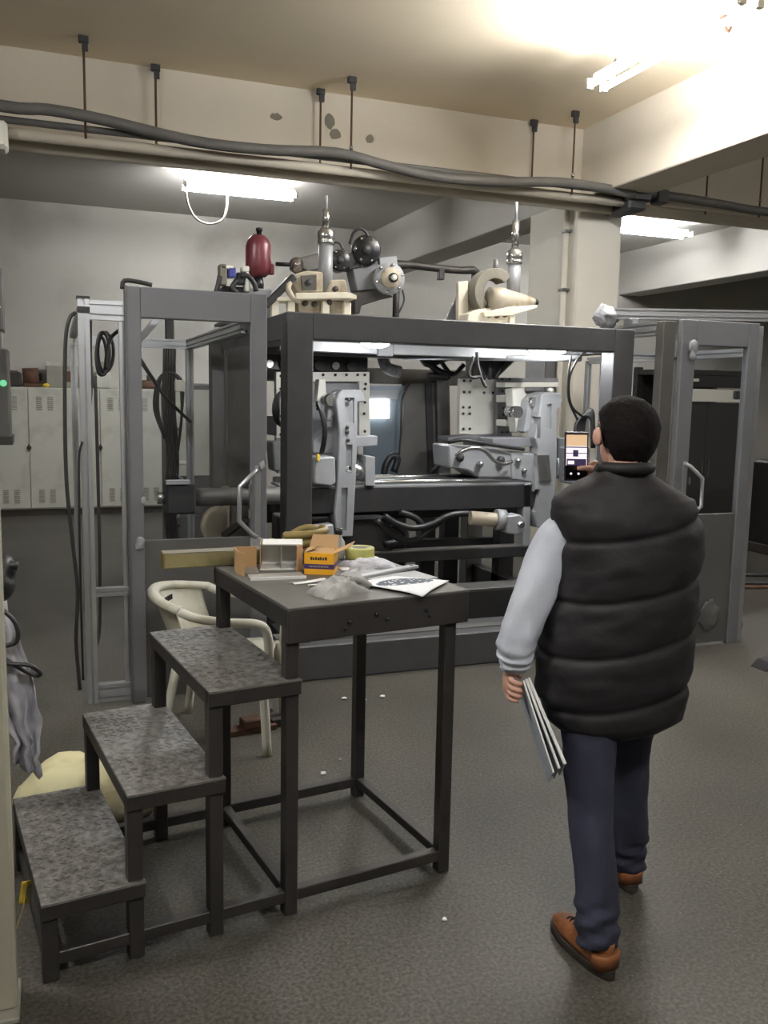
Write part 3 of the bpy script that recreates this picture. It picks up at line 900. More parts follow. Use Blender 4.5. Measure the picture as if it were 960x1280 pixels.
    # papers
    for k, (cx, cy, w_, d_, rz, m_, lb) in enumerate([
        (.93, .315, .13, .045, .10, 'card_white', 'small white folded card in front of the white carton'),
        (.985, .255, .15, .028, .02, 'paper', 'narrow white paper strip behind the gloves'),
        (1.12, .245, .14, .06, .28, 'paper', 'white slip of paper between the gloves and the steel strip'),
        (1.20, .455, .14, .05, -.1, 'paper', 'white slip tucked beside the yellow box flaps'),
        (1.32, .595, .1, .04, .3, 'paper', 'white slip near the back corner of the platform')]):
        with frame(Matrix.Translation((cx, cy, ZP)) @ Matrix.Rotation(rz, 4, 'Z')):
            tag(MB().grid(lambda u, v: ((u - .5) * w_, (v - .5) * d_, .002 + .010 * (u - .3) ** 2 + .003 * math.sin(v * 5 + k)), 8, 3, .001).build('paper_slip', m_), lb, 'paper')
    # printed drawing sheet
    def print_mat():
        m = bpy.data.materials.new('printed_sheet'); m.use_nodes = True
        N, L = m.node_tree.nodes, m.node_tree.links
        b = N['Principled BSDF']; b.inputs['Roughness'].default_value = .7
        tc = N.new('ShaderNodeTexCoord')
        mp = N.new('ShaderNodeMapping'); mp.inputs['Location'].default_value = (-.5, -.62, -.5)
        L.new(tc.outputs['Generated'], mp.inputs['Vector'])
        sx = N.new('ShaderNodeSeparateXYZ'); L.new(mp.outputs['Vector'], sx.inputs[0])
        def mth(op, a, b2):
            n = N.new('ShaderNodeMath'); n.operation = op
            for i, q in enumerate((a, b2)):
                if isinstance(q, (int, float)):
                    n.inputs[i].default_value = q
                elif q is not None:
                    L.new(q, n.inputs[i])
            return n.outputs[0]
        ex = mth('POWER', mth('ABSOLUTE', mth('MULTIPLY', sx.outputs[0], 2.9), 0), 2)
        ey = mth('POWER', mth('ABSOLUTE', mth('MULTIPLY', sx.outputs[1], 6.0), 0), 2)
        inside = mth('LESS_THAN', mth('ADD', ex, ey), 1.0)
        vo = N.new('ShaderNodeTexVoronoi'); vo.inputs['Scale'].default_value = 13
        L.new(tc.outputs['Generated'], vo.inputs['Vector'])
        dk = mth('GREATER_THAN', vo.outputs['Distance'], .28)
        fac = mth('MULTIPLY', inside, dk)
        mx = N.new('ShaderNodeMix'); mx.data_type = 'RGBA'
        mx.inputs['A'].default_value = srgb((228, 229, 230)); mx.inputs['B'].default_value = srgb((84, 92, 104))
        L.new(fac, mx.inputs['Factor']); L.new(mx.outputs['Result'], b.inputs['Base Color'])
        MATS['printed'] = m
    print_mat()
    c00, c10, c11, c01 = Vector((1.05, .18, 0)), Vector((1.215, -.085, 0)), Vector((1.395, .115, 0)), Vector((1.21, .27, 0))
    def sheet(u, v):
        a = c00.lerp(c10, v); b = c01.lerp(c11, v)
        p = a.lerp(b, u)
        over = max(0, -.012 - p.y)
        return (p.x, p.y, ZP + .0095 + .006 * math.sin(u * 3.1) * math.sin(v * 3) - over * .12)
    c00, c10, c11, c01 = Vector((1.06, .20, 0)), Vector((1.18, -.06, 0)), Vector((1.385, .10, 0)), Vector((1.24, .25, 0))
    tag(MB().grid(lambda u, v: sheet(v, u), 10, 10, .001).build('printed_drawing', 'printed'), 'white sheet printed with a blue grey machine drawing at the platform corner', 'paper')
    with frame(Matrix.Translation((1.205, .30, ZP + .012)) @ Matrix.Rotation(math.radians(19), 4, 'Z')):
        t = thing('steel_strip', 'flat steel strip lying across the platform papers', 'steel strip')
        MB().box(-.21, .21, -.017, .017, -.006, .006, .002).build('strip', 'clamp_paint', t)
        MB().cyl((.185, 0, .004), (.185, 0, .0075), .007, 10).build('hole_rim', 'groove', t)
    with frame(Matrix.Translation((1.25, .235, ZP)) @ Matrix.Rotation(.1, 4, 'Z')):
        tag(MB().box(-.11, .13, -.07, .07, 0, .006, .001).build('grey_plate', 'paper_grey'), 'thin grey plastic plate under the printed drawing', 'plate')

# ------------------------------------------------------------------ white plastic chair
t = thing('plastic_chair', 'white plastic garden armchair standing behind the black steps', 'chair', (.79, 4.27, 0), math.radians(-22))
with local(t):
    # faces +x ; y to its left
    def seatf(u, v):
        x = -.2 + u * .42; y = (v - .5) * (.42 + .06 * u)
        return (x, y, .41 + .03 * u - .02 * math.cos((v - .5) * 3) - (.03 * max(0, u - .85) / .15))
    MB().grid(seatf, 10, 10, .008).build('seat', 'chair_white', t)
    def backf(u, v):
        a = (u - .5) * 2.15
        r = .255 + .05 * v
        z = .43 + v * .30 - .05 * abs(math.sin(a)) ** 2 * v
        return (.02 - math.cos(a) * r - .06 * v, math.sin(a) * (r - .01), z)
    bk = MB().grid(backf, 18, 8, .007)
    kill = [f for f in bk.bm.faces if .56 < f.calc_center_median().z < .66 and abs(f.calc_center_median().y) < .17 and abs(f.normal.z) < .5]
    ob = bk.build('backrest', 'chair_white', t)
    rim = [(.02 - math.cos(a) * .31 - .06, math.sin(a) * .30, .735 - .05 * math.sin(a) ** 2) for a in [(-1.2 + 2.4 * k / 16) for k in range(17)]]
    MB().tube(rim, .02, 8, 0, True, None, 1.5).build('back_rim', 'chair_white', t)
    im = MB()
    for k in range(9):
        a = -.28 + k * .065
        im.box(.02 - math.cos(a) * .285 - .035, .02 - math.cos(a) * .285 - .028, math.sin(a) * .285 - .006, math.sin(a) * .285 + .006, .665, .69)
    im.build('printed_mark', 'ink', t)
    for s in (-1, 1):
        MB().tube([(-.16, s * .285, .69), (-.08, s * .285, .66), (.06, s * .29, .645), (.2, s * .285, .64), (.245, s * .275, .60), (.255, s * .265, .50), (.25, s * .25, .40)], .022, 8, 5, True, None, 1.25).build('armrest', 'chair_white', t)
        MB().tube([(.22, s * .235, .41), (.235, s * .255, .2), (.25, s * .275, 0)], .022, 8, 3).build('leg', 'chair_white', t)
        MB().tube([(-.19, s * .215, .42), (-.23, s * .24, .2), (-.26, s * .265, 0)], .022, 8, 3).build('leg', 'chair_white', t)
# scrap under the chair
p = gr(318, 918)
t = thing('scrap_bracket', 'rusty red steel bracket lying on the floor under the chair', 'bracket', (p.x, p.y + .05, 0), .15)
with local(t):
    MB().box(-.15, .12, -.04, .04, 0, .03, .004).build('flat_bar', 'rust', t)
    MB().box(-.06, .05, -.05, .03, .028, .075, .006).build('block', 'rust', t)
    MB().bar((.0, -.02, .05), (.1, .0, .1), .03, .02).build('tab', 'mid_steel', t)
    MB().box(.1, .2, -.02, .03, 0, .045, .004).build('end_block', 'cabinet_dark', t)
# sack
t = thing('yellow_sack', 'slumped pale yellow plastic sack on the floor behind the lowest step', 'sack', (.06, 3.62, 0))
with local(t):
    mb = MB().ball((0.02, 0, .09), .25, .22, .155, 28)
    for v in mb.bm.verts:
        d = v.co.copy()
        v.co.x *= 1 + .25 * noise.noise(d * 5); v.co.y *= 1 + .25 * noise.noise(d * 5 + Vector((9, 0, 0)))
        v.co.z = max(.0, v.co.z * (1 + .25 * noise.noise(d * 6 + Vector((0, 5, 0)))) - .03 * abs(noise.noise(d * 14)))
    mb.build('sack_body', 'sack', t)
    mb = MB().ball((.05, -.1, .05), .25, .16, .1, 20)
    for v in mb.bm.verts:
        v.co += Vector((noise.noise(v.co * 9), noise.noise(v.co * 9 + Vector((4, 0, 0))), 0)) * .04
        v.co.z = max(v.co.z, .001)
    mb.build('dirty_fold', 'sack_dirty', t)
    MB().tube([(.18, .0, .1), (.24, .02, .17), (.26, .0, .2)], .02, 8, 3, True, [.035, .012, .03]).build('tied_neck', 'sack', t)
# small litter on the floor
for i, (x, y, s) in enumerate([(404, 968, .012), (425, 950, .006), (478, 872, .014), (455, 876, .012), (430, 874, .012), (555, 1150, .008)]):
    q = gr(x, y)
    mb = MB().ball((q.x, q.y, s * .5), s * 1.2, s, s * .6, 8)
    for v in mb.bm.verts:
        v.co += Vector((noise.noise(v.co * 90), noise.noise(v.co * 90 + Vector((4, 0, 0))), 0)) * s * .6
        v.co.z = max(v.co.z, 0)
    tag(mb.build('paper_scrap', 'paper'), 'tiny white paper scrap lying on the grey floor', 'litter', 'paper scraps on the floor')
# ================================================================== sliding guard gates
def bar_x(mb, x0, x1, y0, y1, z0, z1, b=.004):
    return mb.box(x0, x1, y0, y1, z0, z1, b)

def gate(label, x0, x1, lw, rw, zt, zo, zp, handle_x, hs, yf=4.84):
    t = thing('guard_gate', label, 'gate', ((x0 + x1) / 2, yf, 0))
    y0, y1 = yf, yf + .05
    MB().box(x0, x0 + lw, y0, y1, .0, zt, .005).build('stile', 'gate_paint', t)
    MB().box(x1 - rw, x1, y0, y1, .0, zt, .005).build('stile', 'gate_paint', t)
    MB().box(x0 + lw - .002, x1 - rw + .002, y0, y1, zo, zt, .005).build('top_rail', 'gate_paint', t)
    MB().box(x0 + lw - .002, x1 - rw + .002, y0 + .012, y1 - .008, .02, zp, .003).build('lower_plate', 'gate_plate', t)
    MB().box(x0 + lw - .002, x1 - rw + .002, y0 + .025, y0 + .029, zp - .01, zo + .01).build('pane', 'pane', t)
    hx = handle_x
    h = MB().tube([(hx, y0 - .0, 1.285), (hx - hs * .02, y0 - .03, 1.27), (hx - hs * .11, y0 - .05, 1.19), (hx - hs * .115, y0 - .05, 1.0), (hx - hs * .03, y0 - .03, .91), (hx, y0, .895)], .013, 8).build('handle', 'aluminium', t)
    MB().box(hx - .016, hx + .016, y0 - .006, y0 + .001, .88, 1.30, .002).build('handle_plate', 'aluminium', h)
    for z in (1.17, 1.03):
        MB().box(hx - hs * .045 - .006, hx - hs * .045 + .006, y0 - .004, y0 + .003, z - .025, z + .025).build('slot', 'worn_edge', t)
    return t

mat('foam', (158, 158, 160), .8, 0, col2=(118, 118, 120), mask=(.4, .65), scale=18, bump=.4, bscale=40)
g1 = gate('grey steel sliding gate with a bent handle, slid open before the cabinets', .382, 1.128, .077, .092, 2.235, 2.077, .90, 1.075, 1)
MB().box(.378, .388, 4.835, 4.895, 0, 2.24, .003).build('edge_strip', 'gate_plate', g1)
MB().tube([(.37, 4.86, 2.22), (.38, 4.86, 2.262), (.45, 4.865, 2.262), (.52, 4.87, 2.25)], .012, 6, 3).build('stop_bumper', 'groove', g1)
for i, (cx, cz, r) in enumerate([(.435, .885, .04), (1.065, .86, .05), (1.1, 1.30, .028), (.455, 1.12, .022)]):
    mb = MB().ball((cx, 4.832, cz), r * .65, .010, r, 14)
    for v in mb.bm.verts:
        v.co += Vector((noise.noise(v.co * 45), 0, noise.noise(v.co * 45 + Vector((7, 0, 0))))) * r * .35
    mb.build('tape_wad', 'foam', g1)
g2 = gate('grey steel sliding gate on the right of the machine, behind the man', 3.905, 4.545, .115, .09, 2.235, 2.07, .935, 3.99, -1)
MB().box(4.548, 4.60, 4.86, 4.92, 0, 2.22, .004).build('edge_strip', 'aluminium', g2)
for z in (2.12, 1.95, .09):
    MB().cyl((4.605, 4.88, z), (4.605, 4.88, z + .05), .012, 8).build('hinge_pin', 'groove', g2)
for (cx, cz, r) in [(3.99, 2.06, .05), (3.985, 2.0, .035), (4.27, .22, .11)]:
    mb = MB().ball((cx, 4.828, cz), r * .75, .010, r, 16)
    for v in mb.bm.verts:
        v.co += Vector((noise.noise(v.co * 30), 0, noise.noise(v.co * 30 + Vector((7, 0, 0))))) * r * .3
    mb.build('tape_wad', 'foam' if r < .1 else 'gate_plate', g2)

# ------------------------------------------------------------------ aluminium profile guard frames
def slot_section(w_, h_, gap=.010, deep=.016):
    """cross-section of a slotted profile: a rectangle with real grooves in its sides"""
    def side(L):
        return [0.0] if L < .07 else [-L / 4, L / 4]
    P = []
    for (hu, hv, L, turn) in ((w_ / 2, h_ / 2, w_, 0), (h_ / 2, w_ / 2, h_, 1), (w_ / 2, h_ / 2, w_, 2), (h_ / 2, w_ / 2, h_, 3)):
        d = min(deep, .3 * 2 * hv)
        pts = [(-hu, -hv)]
        for c in side(L):
            pts += [(c - gap / 2, -hv), (c - gap / 2, -hv + .004), (c - gap * .9, -hv + .005), (c - gap * .6, -hv + d), (c + gap * .6, -hv + d), (c + gap * .9, -hv + .005), (c + gap / 2, -hv + .004), (c + gap / 2, -hv)]
        for (x, y) in pts:
            for _ in range(turn):
                x, y = -y, x
            P.append((x, y))
    return P

def prof(t, a, b, w_=.045, h_=.045, name='profile'):
    """slotted aluminium profile between two points"""
    a, b = Vector(a), Vector(b)
    z = (b - a).normalized()
    u = Vector((0, 0, 1)) if abs(z.z) < .97 else Vector((0, 1, 0))
    x = u.cross(z).normalized(); y = z.cross(x)
    return MB().prism([a + x * p + y * q for p, q in slot_section(w_, h_)], a, b).build(name, 'aluminium', t)

t = thing('safety_fence', 'slotted aluminium guard frame around the left gate with hanging cables', 'safety fence', (.2, 4.95, 0))
GL = t
prof(t, (.178, 4.93, 0), (.178, 4.93, 2.165), .058, .058, 'post')
prof(t, (.208, 4.93, 2.112), (.40, 4.93, 2.112), .045, .1, 'rail')
prof(t, (.208, 4.93, .615), (.385, 4.93, .615), .045, .045, 'rail')
prof(t, (.208, 4.93, .05), (.385, 4.93, .05), .045, .1, 'rail')
prof(t, (.375, 4.94, 0), (.375, 4.94, 2.06), .045, .045, 'post')
prof(t, (.178, 7.1, 2.065), (1.03, 7.1, 2.065), .06, .07, 'rail')
prof(t, (.178, 7.1, 0), (.178, 7.1, 2.03), .045, .045, 'post')
prof(t, (1.035, 7.1, 0), (1.035, 7.1, 2.1), .055, .055, 'post')
prof(t, (1.035, 4.95, 2.065), (1.035, 7.07, 2.065), .06, .07, 'rail')
MB().bar(at(199, 396, 5.4), at(171, 428, 5.4), .04, .04, .003).build('corner_brace', 'aluminium', t)
MB().bar((.178, 4.97, 2.13), (.178, 7.08, 2.1), .045, .045, .003).build('side_rail', 'aluminium', t)
MB().box(.145, .21, 4.895, 4.965, 2.165, 2.178).build('end_cap', 'groove', t)
MB().box(.148, .209, 4.894, 4.9, 2.095, 2.125).build('corner_cap', 'groove', t)
p = at(225, 480, 7.2)
MB().box(p.x - .05, p.x + .03, 7.08, 7.14, p.z - .06, p.z + .03, .006).build('sensor_box', 'white_plastic', t)

def cable(label, pts, r=.009, m='cable', name='hanging_cable', sm=5, cat='cable', group=None):
    return tag(MB().tube(pts, r, 6, sm).build(name, m), label, cat, group)

cable('black cable hanging outside the aluminium corner post down to the floor', [at(94, 391, 4.88), at(87, 398, 4.86), at(82, 425, 4.86), at(81, 500, 4.86), at(83, 600, 4.86), at(91, 680, 4.86), at(97, 740, 4.86), at(95, 800, 4.87), at(100, 862, 4.88)], .011)
cable('thin black cable hanging from the coiled loops inside the corner post', [at(119, 470, 5.1), at(121, 540, 5.1), at(123, 620, 5.1), at(125, 720, 5.1), at(124, 790, 5.1), at(118, 815, 5.05), at(112, 850, 5.0)], .009)
cable('thin cable running down the face of the aluminium corner post', [at(103, 552, 4.89), at(99, 570, 4.89), at(99, 620, 4.89), at(101, 740, 4.89), at(104, 850, 4.89)], .006)
t = thing('cable_coil', 'coiled black cable tied beside the aluminium corner post', 'cable coil', (.3, 5.1, 1.7))
for k, (cx, cy, rx, ry) in enumerate([(128, 442, 9, 27), (131, 440, 11, 25), (126, 445, 7, 24)]):
    pts = [at(cx + rx * math.sin(a) * (1 if a < 3.14 else .8), cy - ry * math.cos(a), 5.1 + .015 * k) for a in [2 * math.pi * q / 22 for q in range(23)]]
    MB().tube(pts, .009, 6).build('loop', 'cable', t)
MB().tube([at(132, 460, 5.08), at(134, 440, 5.08), at(139, 422, 5.08), at(150, 412, 5.05)], .010, 6, 4).build('tail', 'cable', t)
MB().tube([at(112, 395, 5.0), at(112, 440, 5.02), at(113, 480, 5.02), at(111, 512, 5.02)], .013, 6, 4).build('tail', 'cable', t)
cable('black cable slanting down from the gate to the rear guard post', [at(171, 443, 5.0), at(190, 472, 5.7), at(210, 500, 6.4), at(238, 527, 7.05)], .012)

# dark pole with cables
px0 = at(213, 500, 7.75)
t = thing('cable_pole', 'dark service pole wrapped with black cables behind the left gate', 'pole', (px0.x, 7.75, 0))
with local(t):
    MB().box(-.035, .035, -.035, .035, 0, 2.45, .006).build('pole', 'black_steel', t)
    MB().box(-.13, .13, -.13, .13, 0, .02).build('base_plate', 'black_steel', t)
    for k in range(5):
        dx = -.05 + k * .022
        MB().tube([(dx, -.05, 2.1), (dx - .012, -.055, 1.6), (dx + .012, -.06, 1.1), (dx - .015, -.05, .7), (dx + .02, -.05, .3), (dx + .03, -.06, .03)], .011, 6, 4).build('cable', 'cable', t)
    for k in range(3):
        MB().tube([(-.06, -.06 - .012 * k, 1.30), (-.11 - .015 * k, -.06, 1.55), (-.09 - .01 * k, -.06, 1.78), (-.02, -.06, 1.86), (.07 + .012 * k, -.06, 1.78), (.085, -.06, 1.5), (.05, -.06, 1.2)], .011, 6, 5).build('cable_loop', 'cable', t)
    for z in (.55, .75, .95, 1.15, 1.38, 1.55):
        MB().box(.03, .06, -.06, -.02, z - .015, z + .015).build('clip', 'steel_bright' if z > 1.2 else 'groove', t)
    MB().tube([(.03, -.05, 1.0), (.09, -.06, .93), (.06, -.06, .82), (.09, -.06, .72), (.04, -.06, .62)], .014, 6, 5).build('drag_chain', 'clamp_paint', t)

# pale drum unit behind
p = at(222, 560, 8.6)
t = thing('storage_drum', 'pale grey cabinet unit behind the rear aluminium guard post', 'cabinet', (p.x + .2, 8.8, 0))
with local(t):
    MB().box(-.3, .2, -.25, .25, .5, 1.78, .02).build('cabinet_body', 'gate_plate', t)
    MB().box(-.3, .2, -.26, .25, 0, .52, .01).build('base', 'mid_steel', t)
    MB().box(-.28, .18, -.26, -.24, .9, 1.72, .006).build('door', 'cabinet', t)
    MB().box(-.2, -.1, -.27, -.255, 1.02, 1.05).build('label', 'card_white', t)

# ------------------------------------------------------------------ right guard frame
t = thing('safety_fence', 'aluminium and steel guard frame between the machine and the right gate', 'safety fence', (3.9, 5.3, 0))
MB().box(3.80, 3.90, 4.90, 4.98, 0, 2.225, .004).build('post', 'mid_steel', t)
prof(t, (3.83, 4.99, 2.18), (3.83, 5.62, 2.18), .05, .09, 'rail')
prof(t, (3.83, 5.32, 0), (3.83, 5.32, 2.14), .05, .05, 'post')
prof(t, (3.83, 5.59, 0), (3.83, 5.59, 2.14), .05, .05, 'post')
prof(t, (3.86, 5.6, 2.03), (4.6, 5.6, 2.03), .045, .045, 'rail')
prof(t, (4.62, 4.95, 2.05), (4.62, 7.0, 2.05), .045, .06, 'rail')
prof(t, (4.62, 7.0, 0), (4.62, 7.0, 2.05), .045, .045, 'post')
MB().box(4.38, 4.52, 5.5, 5.56, 0, 2.1, .004).build('inner_post', 'mid_steel', t)
MB().box(4.37, 4.53, 5.48, 5.58, 2.02, 2.14, .004).build('post_head', 'mid_steel', t)
t = thing('aluminium_beam', 'long aluminium beam resting across the top of the right guard frame', 'beam', (4.4, 5.2, 2.2))
a, b = Vector((3.70, 5.36, 2.30)), Vector((6.2, 4.35, 2.30))
prof(t, a, b, .05, .075, 'beam')
MB().box(3.805, 3.855, 5.25, 5.36, 2.222, 2.266, .003).build('saddle_block', 'aluminium', t)
MB().box(6.1, 6.2, 4.33, 4.43, 0, 2.27, .004).build('support_post', 'aluminium', t)
mb = MB().ball((3.66, 5.36, 2.27), .1, .07, .075, 18)
for v in mb.bm.verts:
    v.co += Vector((noise.noise(v.co * 16), noise.noise(v.co * 16 + Vector((3, 0, 0))), noise.noise(v.co * 16 + Vector((7, 0, 0))))) * .05
tag(mb.build('foam_wrap', 'foam'), 'crumpled grey foam wrap bunched around the beam end', 'foam wrap')

# ================================================================== the machine
mat('machine_dark', (48, 48, 49), .5, .25, .12, 8)
mat('glass_panel', (116, 128, 136), .3, .2, .08, 3)
M_ = thing('moulding_machine', 'large grey blow moulding machine with toggle clamps inside a dark steel frame', 'machine', (2.46, 5.0, 0))
def part(mb, name, m, parent=None, label=None):
    return mb.build(name, m, parent or M_, label=label)
# frame
XL0, XL1, XR0, XR1 = 1.28, 1.438, 3.495, 3.65
part(MB().box(XL0, XL1, 5.0, 5.15, 0, 2.165, .006), 'post', 'dark_steel')
part(MB().box(XR0, XR1, 5.0, 5.15, 0, 2.165, .006), 'post', 'dark_steel')
part(MB().box(XL1 - .002, XR0 + .002, 5.0, 5.15, 2.012, 2.165, .006), 'top_beam', 'dark_steel')
part(MB().box(XL0, XL1, 5.145, 7.12, 2.012, 2.165, .006), 'side_beam', 'dark_steel')
part(MB().box(XR0, XR1, 5.145, 7.12, 2.012, 2.165, .006), 'side_beam', 'dark_steel')
part(MB().box(1.21, 1.36, 7.1, 7.25, 0, 2.165, .006), 'post', 'gate_plate')
part(MB().box(XR0, XR1, 7.1, 7.25, 0, 2.165, .006), 'post', 'mid_steel')
part(MB().box(1.36, XR0, 7.1, 7.25, 1.80, 1.93, .006), 'rear_beam', 'mid_steel')
part(MB().box(1.265, 1.28, 5.9, 6.75, .03, 2.02, .003), 'side_panel', 'mid_steel')
part(MB().box(1.25, 1.29, 6.74, 6.8, .03, 2.02, .003), 'side_panel_edge', 'gate_plate')
part(MB().box(1.25, 3.7, 4.92, 5.25, 0, .215, .008), 'base_beam', 'dark_steel')
part(MB().box(1.3, 3.7, 5.02, 5.10, .215, .222), 'wear_strip', 'gate_plate')
part(MB().box(1.3, 3.7, 5.55, 5.75, .12, .33, .006), 'base_beam', 'machine_dark')
part(MB().box(1.3, 3.7, 5.55, 5.76, .33, .345, .003), 'base_plate', 'gate_plate')
part(MB().box(1.3, 3.68, 5.95, 6.05, .48, .56, .005), 'lower_rail', 'machine_dark')
part(MB().box(1.3, 3.68, 5.95, 6.06, .558, .566), 'rail_strip', 'mid_steel')
part(MB().box(1.3, 3.7, 6.75, 6.85, .42, .5, .005), 'lower_rail', 'machine_dark')
for x0, x1, y in [(3.0, 3.14, 7.0), (3.2, 3.34, 6.95), (3.55, 3.7, 6.6), (2.1, 2.25, 6.9), (2.45, 2.85, 6.98)]:
    part(MB().box(x0, x1, y, y + .12, 0, .9 if x0 != 2.45 else .8, .005), 'support_leg', 'machine_dark')
for y in (5.25, 6.2):
    part(MB().box(1.32, 1.42, y, 7.1 if y > 6 else 5.6, .0, .2, .005), 'floor_beam', 'machine_dark')
    part(MB().box(3.55, 3.65, y, 7.1 if y > 6 else 5.6, .0, .2, .005), 'floor_beam', 'machine_dark')
# middle beam and guide rods
mbm = part(MB().box(1.45, 3.62, 5.95, 6.12, .862, 1.045, .006), 'middle_beam', 'machine_dark')
part(MB().box(1.5, 3.6, 5.97, 6.30, 1.044, 1.058, .002), 'beam_plate', 'clamp_paint', mbm)
for y, z in ((5.99, 1.075), (6.24, 1.085)):
    part(MB().cyl((1.5, y, z), (3.6, y, z), .02, 12), 'guide_rod', 'steel_bright')
part(MB().box(1.46, 3.6, 6.35, 6.5, .75, .9, .005), 'rear_tie_beam', 'machine_dark')
# upper cross members
part(MB().box(1.44, 3.5, 5.82, 5.9, 1.985, 2.085, .004), 'cross_beam', 'clamp_paint')
part(MB().box(1.44, 3.5, 6.5, 6.6, 1.99, 2.10, .004), 'cross_beam', 'gate_paint')
part(MB().box(1.36, 3.5, 5.78, 6.9, 2.085, 2.11, .003), 'deck_plate', 'gate_plate')
p0 = at(476, 432, 5.8)
part(MB().box(p0.x - .02, p0.x + .09, 5.79, 5.83, 1.97, 2.09, .004), 'joint_plate', 'gate_paint')
part(MB().box(2.5, 3.45, 5.74, 5.77, 2.05, 2.06), 'wire_tray', 'aluminium')
part(MB().cyl((2.6, 6.5, 2.0), (3.5, 5.4, 1.985), .022, 10), 'air_pipe', 'aluminium')
# work lamps under the beams
for lx, ly, w_ in ((3.24, 5.42, .3), (1.97, 5.42, .2)):
    l = part(MB().box(lx - w_ / 2 - .02, lx + w_ / 2 + .02, ly - .05, ly + .05, 2.035, 2.075, .008), 'work_lamp', 'clamp_paint')
    MB().ball((lx, ly, 2.036), w_ / 2, .045, .035, 16).build('diffuser', 'work_lamp', l)
    MB().box(lx - .02, lx + .02, ly - .28, ly + .4, 2.07, 2.09).build('bracket', 'gate_plate', l)
# dark drive housing seen under the cross beam
d_ = part(MB().box(1.5, 2.35, 6.62, 6.9, 1.87, 2.06, .01), 'drive_housing', 'black_plastic')
for k in range(6):
    MB().cyl((1.55 + k * .13, 6.62, 1.92), (1.55 + k * .13, 6.57, 1.92), .03 + .01 * (k % 2), 10).build('valve_solenoid', 'groove' if k % 2 else 'steel_bright', d_)
h_ = part(MB().lathe([(.03, 0), (.05, .02), (.17, .14), (.17, .2), (.02, .2)], at(615, 474, 6.3), (0, 0, 1), 16), 'hopper_cone', 'black_plastic')
for q, dx in enumerate((-22, 0, 22)):
    MB().tube([at(615 + dx, 443, 6.18), at(613 + dx * .6, 460, 6.14), at(612 + dx * .3, 474, 6.16)], .018, 6, 3).build('hose', 'rubber', h_)
part(MB().tube([at(560, 446, 6.7), at(535, 455, 6.7), at(528, 445, 6.7), at(545, 462, 6.7), at(560, 470, 6.7), at(535, 470, 6.7)], .03, 8, 5), 'hose_bunch', 'rubber')
part(MB().tube([at(478, 446, 6.8), at(484, 460, 6.8), at(500, 465, 6.8)], .05, 8, 4), 'wrapped_pipe', 'foam')
part(MB().tube([at(548, 447, 6.75), at(565, 468, 6.75), at(580, 456, 6.75)], .02, 6, 4), 'hose', 'rubber')
# rear trapezoid housing with lamp panel
part(MB().prism([at(507, 480, 7.0), at(551, 478, 7.0), at(556, 596, 7.0), at(497, 596, 7.0)], (0, 0, 0), (0, .09, 0), .004), 'rear_housing', 'mid_steel')
part(MB().prism([at(532, 479, 6.98), at(540, 479, 6.98), at(544, 596, 6.98), at(536, 596, 6.98)], (0, 0, 0), (0, .02, 0)), 'housing_rib', 'machine_dark')
part(MB().prism([at(546, 474, 6.95), at(562, 474, 6.95), at(564, 597, 6.95), at(549, 597, 6.95)], (0, 0, 0), (0, .12, 0), .003), 'housing_post', 'gate_plate')
part(MB().prism([at(455, 482, 7.02), at(508, 482, 7.02), at(500, 598, 7.02), at(455, 598, 7.02)], (0, 0, 0), (0, .02, 0)), 'glass_panel', 'glass_panel')
lp = part(MB().prism([at(456, 499, 6.97), at(487, 499, 6.97), at(487, 523, 6.97), at(456, 523, 6.97)], (0, 0, 0), (0, .035, 0), .004), 'panel_lamp', 'panel_light')
MB().prism([at(453, 488, 6.99), at(498, 488, 6.99), at(497, 499, 6.99), at(453, 499, 6.99)], (0, 0, 0), (0, .03, 0)).build('lamp_hood', 'clamp_paint', lp)
part(MB().tube([at(480, 596, 6.7), at(482, 582, 6.7), at(490, 570, 6.7), at(497, 574, 6.7), at(492, 590, 6.7)], .03, 8, 4), 'hose', 'rubber')
part(MB().tube([at(512, 480, 6.96), at(502, 500, 6.96), at(501, 540, 6.96), at(498, 580, 6.96)], .008, 6, 4), 'cable', 'cable')
part(MB().tube([at(540, 590, 6.5), at(552, 578, 6.4), at(556, 568, 6.4)], .02, 6, 3), 'push_rod', 'steel_bright')
# big horizontal clamp cylinder on the left
c0, c1 = at(236, 619, 5.9), at(352, 616, 5.9)
cy = part(MB().cyl((c0.x, 5.95, 1.0), (1.62, 5.95, 1.0), .062, 20), 'clamp_cylinder', 'mid_steel')
MB().box(c0.x - .15, c0.x + .04, 5.85, 6.05, .9, 1.1, .012).build('cylinder_cap', 'machine_dark', cy)
MB().box(c0.x - .15, c0.x + .0, 5.84, 5.9, 1.1, 1.125).build('cap_plate', 'clamp_paint', cy)
MB().cyl((c0.x - .2, 5.95, 1.0), (c0.x - .14, 5.95, 1.0), .04, 12).build('port', 'steel_bright', cy)
part(MB().bar(at(280, 670, 6.3), at(306, 650, 6.0), .04, .04), 'stay_bar', 'gate_plate')
wh = part(MB().lathe([(0, 0), (.13, 0), (.14, .02), (.14, .05), (.11, .06), (0, .06)], at(268, 655, 6.6), (.5, -1, 0), 20), 'hand_wheel', 'beige_cast')
part(MB().box(at(282, 660, 6.6).x - .03, at(282, 660, 6.6).x + .03, 6.58, 6.64, 0, 1.0, .004), 'wheel_post', 'beige_cast')
part(MB().box(XL0 + .02, XL0 + .12, 5.3, 5.45, .7, .95, .01), 'valve_block', 'machine_dark')
part(MB().box(XL0 - .02, XL0 + .01, 5.3, 5.36, .72, .80), 'yellow_label', 'tape_green')

